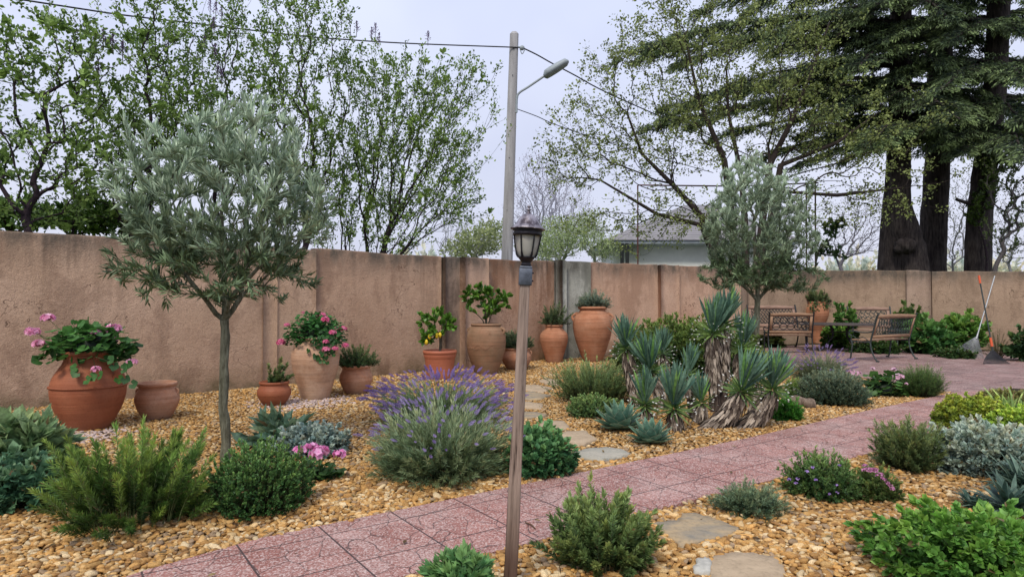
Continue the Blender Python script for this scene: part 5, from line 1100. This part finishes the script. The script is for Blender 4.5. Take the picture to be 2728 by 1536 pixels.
r_ = shrub_tree('lilac_shrub', 'tall lilac rising straight behind the silvery crown of the near olive', 12.6, (640, 690, 720, 760, 800), [(700, 60, 140, 120), (830, 80, 110, 130), (640, 200, 120, 130), (780, 250, 170, 150, 1.1), (700, 420, 200, 150, 1.0), (880, 20, 70, 80, .8), (600, 60, 60, 80, .7), (870, 450, 120, 150, 1.)], 950, 18, .062, LC1, LC2, a=.55, wob=.1, curve=.35, tl=.45, spread=.04, group=LG, extra_big=40, rtip=.0027)
panicles(r_, [(560, 12), (590, 30), (950, 70)], 12.6)
r_ = shrub_tree('lilac_shrub', 'fan shaped lilac leaning right towards the utility pole', 13.6, (850, 865, 880, 895, 910, 925, 940, 955, 970, 985), [(900, 600, 80, 60, .9), (1010, 580, 100, 70, .9), (980, 200, 100, 110, .9), (1090, 220, 110, 110, .9), (1200, 230, 90, 100, .7), (1290, 210, 60, 80, .5), (1060, 370, 150, 110, 1.2), (1200, 370, 120, 110, 1.1), (960, 450, 120, 170, 1.1), (1130, 520, 150, 90, 1.1), (1250, 540, 70, 60, .9), (1100, 640, 110, 40, .7), (1230, 470, 80, 60, .6), (1340, 330, 30, 60, .25)], 1150, 19, .062, LC1, (.32,.46,.11), a=.85, wob=.09, curve=.35, tl=.45, spread=.04, group=LG, extra_big=50, rtip=.0026, K=6)
panicles(r_, [(1000, 75), (990, 85), (1010, 100), (1140, 95)], 13.6)
# low dark undergrowth seen over the left wall
shrub_tree('hedge_shrub', 'dense dark green shrub showing just over the left end of the wall', 11.5, (40, 150, 300), [(60, 570, 180, 45), (260, 580, 140, 45)], 300, 22, .10, (.02,.06,.01), (.13,.25,.035), a=.4, mat='leaf', bark=(.03,.02,.02))
# olive-bronze tree on the right
MC1, MC2 = (.08,.105,.03), (.38,.45,.14)
shrub_tree('maple_tree', 'spreading tree with bronze green young leaves behind the house side of the wall', 19.2, (1960,), [(1620, 200, 110, 130, .8), (1560, 330, 130, 120, .8), (1470, 420, 70, 90, .5), (2450, 330, 90, 110, .5), (2480, 480, 80, 60, .6), (1640, 420, 160, 110, 1.), (1520, 470, 90, 90, .6), (1720, 100, 120, 120, .9), (1880, 120, 160, 160, 1.), (1820, 330, 170, 150, 1.2), (1760, 560, 170, 60, .9), (2050, 220, 160, 220, 1.1), (2200, 330, 150, 160, 1.), (2330, 430, 120, 110, .7), (2230, 550, 190, 70, .8), (1560, 600, 130, 40, .6), (2150, 60, 140, 90, .8), (1700, 655, 120, 25, .5), (2400, 540, 100, 60, .4), (1800, 20, 150, 60, .8), (1720, 600, 110, 40, .8), (1830, 620, 80, 40, .7)], 1500, 19, .078, MC1, MC2, a=.42, dy=2.2, rtip=.0042, expo=.48, bark=(.045,.035,.03), T=BROW, spread=.085, K=6, tl=.72, curve=.5, wob=.1,
           root_chain=[[(1990, 800), (1985, 600), (1975, 470), (1940, 300), (1935, 180)], [(1990, 800), (1890, 600), (1800, 500), (1710, 410), (1670, 300)], [(1990, 800), (2050, 440), (2110, 320), (2170, 170), (2210, 60)], [(1990, 800), (1930, 430), (1860, 260), (1830, 120)], [(1990, 800), (1870, 600), (1750, 570), (1600, 480)], [(1990, 800), (2080, 440), (2230, 380), (2340, 300)], [(1990,800),(2080,510),(2230,520),(2400,500)]], taper=(.13, .02))
shrub_tree('small_tree', 'leafy branches showing right of the far olive above the wall', 21.5, (2150, 2170), [(2220, 600, 40, 30), (2200, 660, 50, 25), (2240, 680, 30, 15)], 60, 12, .14, (.02,.05,.015), (.08,.15,.04), a=.4, dy=.3, bark=(.06,.05,.04))
# cedars
def cedar(label, Y, trunk, tw, branches, tx):
    b = A(trunk[0][0], 790, Y); b[2] = 0; t = thing('cedar_tree', label, 'tree', b, 0, 'cedars behind the right wall')
    pts = np.array([[b[0], b[1], 0]] + [A(x, y, Y) for x, y in trunk[1:]]) - b; xs = np.linspace(0, len(pts) - 1, 26); P = np.stack([np.interp(xs, np.arange(len(pts)), pts[:, i]) for i in range(3)], 1)
    m = MB(); sides = 22; rad = np.linspace(tw[0], tw[1], 26); m.tube(P, rad, sides, (1, 1, 1))
    # fluted bark ridges
    V = m.V[0]; ctr = np.repeat(P, sides, 0); d = V - ctr; ang_ = np.tile(np.arange(sides), 26); m.V[0] = ctr + d * (1 + .07 * np.sin(ang_ * 2.9)[:, None] + .05 * rng.uniform(-1, 1, (len(V), 1)))
    mc = MB(); segP = []; 
    for (x0, y0, x1, y1, dz) in branches:   # from trunk to tip in the picture plane, dz: depth reach
        p0 = A(x0, y0, Y) - b; p1 = A(x1, y1, Y + dz) - b; L = np.linalg.norm(p1 - p0); k = 9; u = np.linspace(0, 1, k)[:, None]
        q = p0 + (p1 - p0) * u + np.array([0, 0, 1]) * (np.sin(u * PI) * .06 * L - u ** 2 * .05 * L) + rng.normal(size=(k, 3)) * .03
        m.tube(q, np.linspace(.09, .015, k), 6)
        ns = int(L * 15); uu = rnd(.06, 1, ns); bp_ = np.stack([np.interp(uu * (k - 1), np.arange(k), q[:, i]) for i in range(3)], 1)
        ax = unit(p1 - p0); lat = unit(np.cross(ax, [0, 0, 1.])); s = np.where(rnd(0, 1, ns) < .5, -1, 1)[:, None]
        ln = (.35 + 1.1 * (1 - uu) ** .7) * rnd(.5, 1.1, ns) * min(1.2, L / 4)
        e_ = bp_ + (ax * rnd(.3, 1.1, ns)[:, None] + lat * s * rnd(.4, 1.1, ns)[:, None]) * ln[:, None] + np.c_[np.zeros((ns, 2)), -.16 * ln - rnd(0, .12, ns)]
        md = (bp_ + e_) / 2 + [0, 0, .1]
        segP.append(bez(bp_, md, e_, 5))
    S_ = np.concatenate(segP); m.tubes(S_, np.tile(np.linspace(.012, .004, 5), (len(S_), 1)), 3); m.build('trunk', MAT['cedarbark'], t)
    N = len(S_); k = 42; tt_ = rnd(.05, 1.05, (N, k)); i = np.clip((tt_ * 4).astype(int), 0, 3); fr = (tt_ * 4 - i)[..., None]; ii = np.arange(N)[:, None]
    p = S_[ii, i] + (S_[ii, i + 1] - S_[ii, i]) * fr + rng.normal(size=(N, k, 3)) * [.07, .07, .03]; tg = unit(S_[ii, i + 1] - S_[ii, i]); D = tg * 1.0 + rng.normal(size=p.shape) * .4 + [0, 0, -.22]
    v = np.clip(.25 + .55 * (tt_ - .3) + rnd(-.35, .35, N)[:, None] + rnd(-.15, .15, (N, k)), 0, 1).ravel()
    mc.inst(T_lance(.13, .03), p.reshape(-1, 3), D.reshape(-1, 3), rnd(.10, .2, N * k), mixc((.03,.05,.038), (.25,.34,.13), v ** 1.2)); mc.build('crown', MAT['needle'], t)
    return t
random.seed(3)
def brs(x, ys, reach_l, reach_r, drop=20):
    out = []
    for y in ys:
        for s, rch in ((-1, reach_l), (1, reach_r)):
            if rch <= 0: continue
            k = random.uniform(.75, 1.0) * rch; out.append((x, y, x + s * k, y + drop + random.uniform(-15, 15), random.uniform(-2.2, 2.2)))
            out.append((x, y + 15, x + s * k * random.uniform(.25, .7), y + drop + random.uniform(0, 45), random.uniform(-4.5, -1.5)))
            out.append((x, y - 15, x + s * k * random.uniform(.2, .8), y + drop + random.uniform(-20, 45), random.uniform(1, 4.5)))
    return out
cedar('broad double stemmed cedar with a swollen burl, leftmost of the cedars', 23.5, [(2375, 790), (2375, 700), (2385, 560), (2395, 420), (2400, 200), (2400, -80), (2400, -300)], (.46, .3),
      [(2395, 60, 1640, 122, -1), (2395, 70, 1720, 100, 1), (2395, 85, 1800, 135, -2), (2395, 130, 1700, 130, 1.5), (2395, 215, 1780, 275, -1), (2395, 235, 1760, 262, 1.5), (2395, 255, 1850, 300, -2), (2395, 295, 1700, 318, 0), (2395, 320, 1900, 350, 2), (2395, -40, 1860, 10, 0), (2395, -60, 1980, 20, 2), (2395, 380, 2120, 430, -1), (2395, 350, 2000, 420, 1), (2395, 20, 2050, 90, -3), (2395, 160, 2050, 200, -3), (2395, 180, 1950, 210, 2.5)] + brs(2395, (-150, -20, 110, 240, 330), 330, 280, 15), 0)
m = MB(); cb = bpy.data.objects[[o.name for o in bpy.data.objects if o.name.startswith('cedar_tree')][0]]
pb = np.array(cb.location); P = np.array([A(x, y, 23.2) for x, y in ((2440, 790), (2432, 720), (2424, 660), (2405, 600), (2395, 540), (2398, 470), (2402, 420))]) - pb; P[0, 2] = 0; P = catm(P, 4)
m.tube(P, np.interp(np.linspace(0, 1, len(P)), [0, .25, .45, .7, 1], [.56, .50, .50, .38, .28]), 20, (1, 1, 1)); 
v, f = ICO3; bc = A(2412, 655, 22.75) - pb; vv = v * [.38, .3, .28] * (1 + .12 * np.sin(9 * v[:, :1] + 7 * v[:, 2:3])) + bc; m.add(vv, f); m.V[0] += rng.normal(size=m.V[0].shape) * .02; m.build('second_stem', MAT['cedarbark'], cb)
cedar('straight dark cedar, middle one of the three trunks', 25.0, [(2482, 790), (2484, 700), (2490, 560), (2500, 400), (2505, 100), (2505, -300)], (.50, .36), brs(2500, (-180, -60, 60, 170, 280, 360), 420, 300, 20), 0)
cedar('rightmost cedar with a broken side branch stub, near the rakes', 23.0, [(2603, 790), (2605, 700), (2612, 560), (2628, 420), (2655, 200), (2670, -300)], (.43, .32), brs(2650, (-180, -60, 60, 170, 270, 345), 330, 330, 20) + [(2650, 380, 2740, 300, -2), (2640, 360, 2560, 400, -2)], 0)
# stubs and ivy on the right trunk
cr_ = [o for o in bpy.data.objects if o.name.startswith('cedar_tree')][-1]; pb = np.array(cr_.location)
m = MB(); m.tube(np.array([A(2600, 545, 22.9), A(2575, 540, 22.6), A(2548, 531, 22.4)]) - pb, [.09, .07, .055], 8); m.build('branch_stub', MAT['cedarbark'], cr_)
shrub_tree('ivy_climber', 'green ivy climbing the rightmost cedar trunk', 22.5, (2610,), [(2625, 480, 35, 90), (2600, 560, 30, 60), (2660, 420, 40, 60, .6)], 130, 16, .12, (.025,.05,.01), (.12,.19,.035), a=.4, dy=.4, rtip=.004, cat='plant')
shrub_tree('young_tree', 'thin leafy young tree at the far right behind the wall', 20.0, (2660, 2680), [(2700, 480, 70, 120), (2690, 620, 70, 80), (2740, 380, 60, 60)], 200, 12, .09, (.03,.05,.015), (.13,.18,.05), a=.45, dy=1, bark=(.09,.08,.08), rtip=.005)
# ---- distant trees, haze painted in as pale bark and leaf colours
HAZE_BARK = (.34, .34, .40)
def far_tree(label, Y, root, blobs, n, kl, ll, c1, c2, bark=HAZE_BARK, name='bare_tree', rt=.012, dy=3, a=.45, group='hazy trees beyond the wall'):
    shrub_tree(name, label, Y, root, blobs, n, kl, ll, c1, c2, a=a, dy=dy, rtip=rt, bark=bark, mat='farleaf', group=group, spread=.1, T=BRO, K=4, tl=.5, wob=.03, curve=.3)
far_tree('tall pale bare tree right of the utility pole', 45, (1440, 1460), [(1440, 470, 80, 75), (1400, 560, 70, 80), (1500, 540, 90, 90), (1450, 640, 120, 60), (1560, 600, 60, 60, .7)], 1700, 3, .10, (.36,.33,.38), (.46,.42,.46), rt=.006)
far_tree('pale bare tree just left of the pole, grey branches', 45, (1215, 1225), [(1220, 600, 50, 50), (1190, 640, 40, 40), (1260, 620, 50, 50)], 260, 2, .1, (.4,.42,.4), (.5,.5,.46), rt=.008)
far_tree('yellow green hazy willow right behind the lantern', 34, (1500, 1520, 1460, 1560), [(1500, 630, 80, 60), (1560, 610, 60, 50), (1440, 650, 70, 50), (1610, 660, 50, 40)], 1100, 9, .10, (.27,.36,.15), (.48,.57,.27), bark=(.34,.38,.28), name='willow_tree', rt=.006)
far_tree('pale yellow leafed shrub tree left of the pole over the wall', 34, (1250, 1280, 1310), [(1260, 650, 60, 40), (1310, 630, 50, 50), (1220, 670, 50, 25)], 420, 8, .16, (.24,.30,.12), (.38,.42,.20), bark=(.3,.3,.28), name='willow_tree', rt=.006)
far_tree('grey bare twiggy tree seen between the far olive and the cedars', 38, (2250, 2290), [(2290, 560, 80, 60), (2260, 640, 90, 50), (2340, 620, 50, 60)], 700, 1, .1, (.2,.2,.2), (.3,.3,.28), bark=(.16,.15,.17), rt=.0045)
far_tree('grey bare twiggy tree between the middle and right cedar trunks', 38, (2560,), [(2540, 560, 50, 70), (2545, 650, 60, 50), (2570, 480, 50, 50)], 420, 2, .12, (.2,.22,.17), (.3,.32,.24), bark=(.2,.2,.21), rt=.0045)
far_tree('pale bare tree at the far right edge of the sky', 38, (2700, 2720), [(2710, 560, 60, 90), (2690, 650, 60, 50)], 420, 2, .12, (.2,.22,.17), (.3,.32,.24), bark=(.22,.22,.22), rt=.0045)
for i, (x, w_, h_, lab) in enumerate([(1150, 150, 30, 'low hazy hedge far left of the utility pole'), (2280, 130, 14, 'low hazy hedge far behind the twiggy tree at right'), (2600, 120, 18, 'low hazy hedge far behind the cedars')]):
    c = A(x, 700, 60.); m = MB(); mound(m, np.array([c[0], 60., 0.]), w_ / F * 60, CAMZ + (804 - 700 + h_) / F * 60, n=500, k=20, ll=.45, T=BRO, t0=.5, core=True, dark=(.28,.32,.27), mid=(.36,.40,.33), tip=(.44,.48,.4)); o = m.build('distant_hedge', MAT['farleaf']); tag(o, lab, 'hedge')  # pale leaf colours paint in the haze over the hedges
# ================================================================== UTILITY POLE, STREET LAMP, WIRES
PY = 17.0
pb = A(1345, 700, PY); pb[2] = 0; pt = A(1370, 93, PY); ut = thing('utility_pole', 'tall tapering concrete utility pole carrying the street lamp behind the wall', 'utility pole', pb)
v1 = pt - pb; v1[0] += .0; m = MB(); n = 20; u = np.linspace(0, 1, n); bx = v1[0]
V = []
for i in range(n):
    c_ = np.array([bx * (u[i] * 1.0) - (1 - u[i]) * 0.02, 0, v1[2] * u[i]]); w_ = .165 - .05 * u[i]
    for a, b in ((-1,-.6),(-.6,-1),(.6,-1),(1,-.6),(1,.6),(.6,1),(-.6,1),(-1,.6)): V.append(c_ + [a * w_, b * w_, 0])
m.add(V, [[i*8+j, i*8+(j+1) % 8, (i+1)*8+(j+1) % 8, (i+1)*8+j] for i in range(n-1) for j in range(8)]); c_ = V[-8:]; m.add([np.array(q) for q in c_] + [np.mean(c_, 0) + (np.array(q) - np.mean(c_, 0)) * .55 + [0, 0, .07] for q in c_], [[j, (j+1) % 8, (j+1) % 8 + 8, j + 8] for j in range(8)]); m.add([np.mean(c_, 0) + (np.array(q) - np.mean(c_, 0)) * .55 + [0, 0, .07] for q in c_], [list(range(8))]); m.build('shaft', MAT['pole'], ut)
m = MB(); m.tube([A(1356, 800, PY - .05) - pb, A(1372, 300, PY - .05) - pb, A(1377, 262, PY - .05) - pb], .03, 8); m.build('conduit', MAT['conduit'], ut)
for yy_ in (130, 200, 330, 420, 560):
    m = MB(); p = A(1345 + (700 - yy_) / 607 * 25, yy_, PY - .14) - pb; v, f = ICO1; m.add(v * .015 + p, f); m.build('bolt', MAT['black'], ut)
def px_tube(pts, Y, r, name, mat, parent, org, sides=8):
    P = catm(np.array([A(x, y, (Y if np.isscalar(Y) else Y[i])) for i, (x, y) in enumerate(pts)]) - org, 6); m = MB(); m.tube(P, r, sides); return m.build(name, mat, parent, smooth=True)
arm_ = px_tube([(1376, 300), (1377, 262), (1384, 247), (1410, 230), (1457, 198)], PY - .1, .032, 'lamp_arm', MAT['lampgrey'], ut, pb)
# lamp head
p0, p1 = A(1450, 204, PY - .1) - pb, A(1514, 164, PY - .2) - pb; L = np.linalg.norm(p1 - p0); ax = (p1 - p0) / L; sd_ = np.array([0, 1, 0]); un = np.cross(sd_, ax) * -1
un = un if un[2] > 0 else -un; V = []; rows = 12; ns = 14
for i in range(rows):
    u_ = i / (rows - 1); w_ = .15 + .06 * math.sin(PI * min(1, u_ * .75 + .2)); w_ *= min(1, (u_ * 6 + .45)) * (1 if u_ < .9 else math.sqrt(max(.02, 1 - ((u_ - .9) / .1) ** 2 * .8)))
    for j in range(ns):
        a = 2 * PI * j / ns; V.append(p0 + ax * L * u_ + sd_ * w_ * math.cos(a) + un * (.14 if math.sin(a) > 0 else .09) * (w_ / .2) * math.sin(a))
m = MB(); m.add(V, [[i*ns+j, i*ns+(j+1) % ns, (i+1)*ns+(j+1) % ns, (i+1)*ns+j] for i in range(rows-1) for j in range(ns)]); m.add(V[:ns], [list(range(ns))[::-1]]); m.add(V[-ns:], [list(range(ns))]); m.build('lamp_head', MAT['lampgrey'], arm_, smooth=True)
ins = A(1391, 128, PY - .1) - pb; m = MB(); v, f = ICO2; m.add(v * [.07, .06, .07] + ins, f); m.tube([A(1378, 124, PY - .1) - pb, ins], .015, 6); m.tube(catm([ins + [-.06, 0, -.02], ins + [0, 0, -.16], ins + [.07, 0, -.05]]), .012, 6); m.build('insulator', MAT['lampgrey'], ut, smooth=True)
def wire(label, pts, Ys, r=.018):
    P = catm(np.array([A(x, y, Y) for (x, y), Y in zip(pts, Ys)]), 8); m = MB(); m.tube(P, r, 6); o = m.build('overhead_cable', MAT['blackcable'], origin=P[0], smooth=True); tag(o, label, 'cable', 'overhead cables')
wire('thick overhead cable running left from the pole above the lilacs', [(1388, 127), (1090, 116), (911, 105), (800, 96), (547, 66), (340, 42), (190, 20), (60, 0), (-200, -40)], [16.9, 16.3, 15.6, 15.2, 14, 13, 12.2, 11.6, 10.6], .016)
wire('overhead cable sloping down right from the pole past the street lamp', [(1391, 127), (1430, 146), (1471, 169), (1530, 200), (1597, 237), (1699, 284), (1850, 350), (2100, 460)], [16.9, 17.2, 17.5, 18, 18.5, 19.5, 21, 24], .018)
wire('thin lower cable sloping down right from the pole', [(1376, 290), (1430, 310), (1480, 332), (1601, 374), (1720, 410), (1900, 460)], [16.9, 17.3, 17.8, 19, 20, 22], .011)
# ================================================================== HOUSE
HYd = 34.0
hb = A(1800, 700, HYd); hb[2] = 0; ho = thing('house', 'pale house with grey tiled hip roof and blue grey eaves behind the trees', 'house', hb)
def hp(x, y, d=0): return A(x, y, HYd + d) - hb
ez = A(0, 650, HYd)[2]; rz_ = A(0, 540, HYd + 3)[2]
x0 = A(1615, 650, HYd)[0] - hb[0]; x1 = A(2120, 650, HYd)[0] - hb[0]
m = MB(); m.box(((x0 + x1) / 2 + .3, 4, ez / 2), (x1 - x0 - 1.0, 7, ez)); m.build('wall', MAT['housewall'], ho)
m = MB(); m.box(((x0 + x1) / 2, 3.9, ez + .07), (x1 - x0, 8.4, .2)); m.build('fascia', MAT['fascia'], ho)
def m_tiles():
    t = NT('roof_tiles_grey'); p = t.obj(); w_ = t.n('ShaderNodeTexWave'); w_.bands_direction = 'Z'; w_.inputs['Scale'].default_value = 2.2; w_.inputs['Distortion'].default_value = .6; t.l(p, w_.inputs['Vector'])
    n = t.noise(p, 3, 3); c = t.mix(t.ramp(w_.outputs['Fac'], [(.1, 0.), (.5, 1.)]), (.16, .15, .16), (.27, .26, .27)); c = t.mix(t.ramp(n, [(.4, 0.), (.7, .4)]), c, (.33, .32, .32)); return t.out(c, .85, w_.outputs['Fac'], .4, .03, .2)
MAT['tiles'] = m_tiles()
e0 = ez + .18; a = np.array([[x0-.2,-.4,e0],[x1+.2,-.4,e0],[x1+.2,8.2,e0],[x0-.2,8.2,e0],[x0+5.2,3.9,rz_],[x1-3.2,3.9,rz_]]); m = MB(); m.add(a, [[0,1,5,4],[2,3,4,5]]); m.add(a, [[1,2,5],[3,0,4]]); m.build('roof', MAT['tiles'], ho)
for x in (1657, 1671):
    m = MB(); p = hp(x, 700, -.5); m.tube([(p[0], -.5, 0), (p[0], -.5, ez)], .1, 8); m.build('post', MAT['iron'], ho)
# red pipe frame
fr = A(1699, 560, 27.); fr[2] = 0; ft = thing('pipe_frame', 'dark red pipe frame standing behind the wall before the house', 'frame', fr); 
for (xa, ya, xb, yb_) in ((1699, 790, 1699, 493), (1955, 790, 1955, 493), (1699, 493, 1960, 496), (2148, 790, 2148, 487), (2172, 790, 2172, 480), (1955, 496, 2180, 487)):
    pa = A(xa, ya, 27.) - fr; pb_ = A(xb, yb_, 27.) - fr
    if ya > 780: pa[2] = 0
    m = MB(); m.tube([pa, pb_], .032, 8); m.build('pipe', MAT['rust'], ft)
# tiny litter on gravel and path
def litter():
    for (x, y, lab) in ((2320, 1142, 'small dry twig lying on the red path near the dark rosemary'), (1415, 1400, 'tiny dark dead leaf on the red path right of the lamp post')):
        c = G(x, y, .036); m = MB(); m.tube(np.array([[-.03, .05, .004], [0, 0, .008], [.02, -.05, .004]]), .004, 5, (.12,.07,.04)); o = m.build('dry_twig', MAT['barkc']); o.location = tuple(c); tag(o, lab, 'twig')
litter()
def fallen():
    m = MB(); n = 900; P = []
    while len(P) < n:
        y = random.uniform(2.8, 13); x = random.uniform(-.85, .85) * y
        P.append((x, y))
    P = np.array(P); k = inside(P, bed1) | inside(P, bed2) | (inside(P, pathp) & (rnd(0, 1, n) < .35)); P = P[k]; n = len(P)
    D = rng.normal(size=(n, 3)) * [1, 1, .15]; m.inst(T_broad(.2, .15), np.c_[P, np.full(n, .044)], D, rnd(.02, .05, n), mixc((.06,.035,.02), (.30,.22,.10), rnd(0, 1, n)), 1., np.c_[rng.normal(size=(n, 2)) * .3, np.ones(n)])
    o = m.build('fallen_leaves', MAT['dead']); tag(o, 'small dry fallen leaves scattered over gravel and path', 'leaves', None, 'stuff')
fallen()
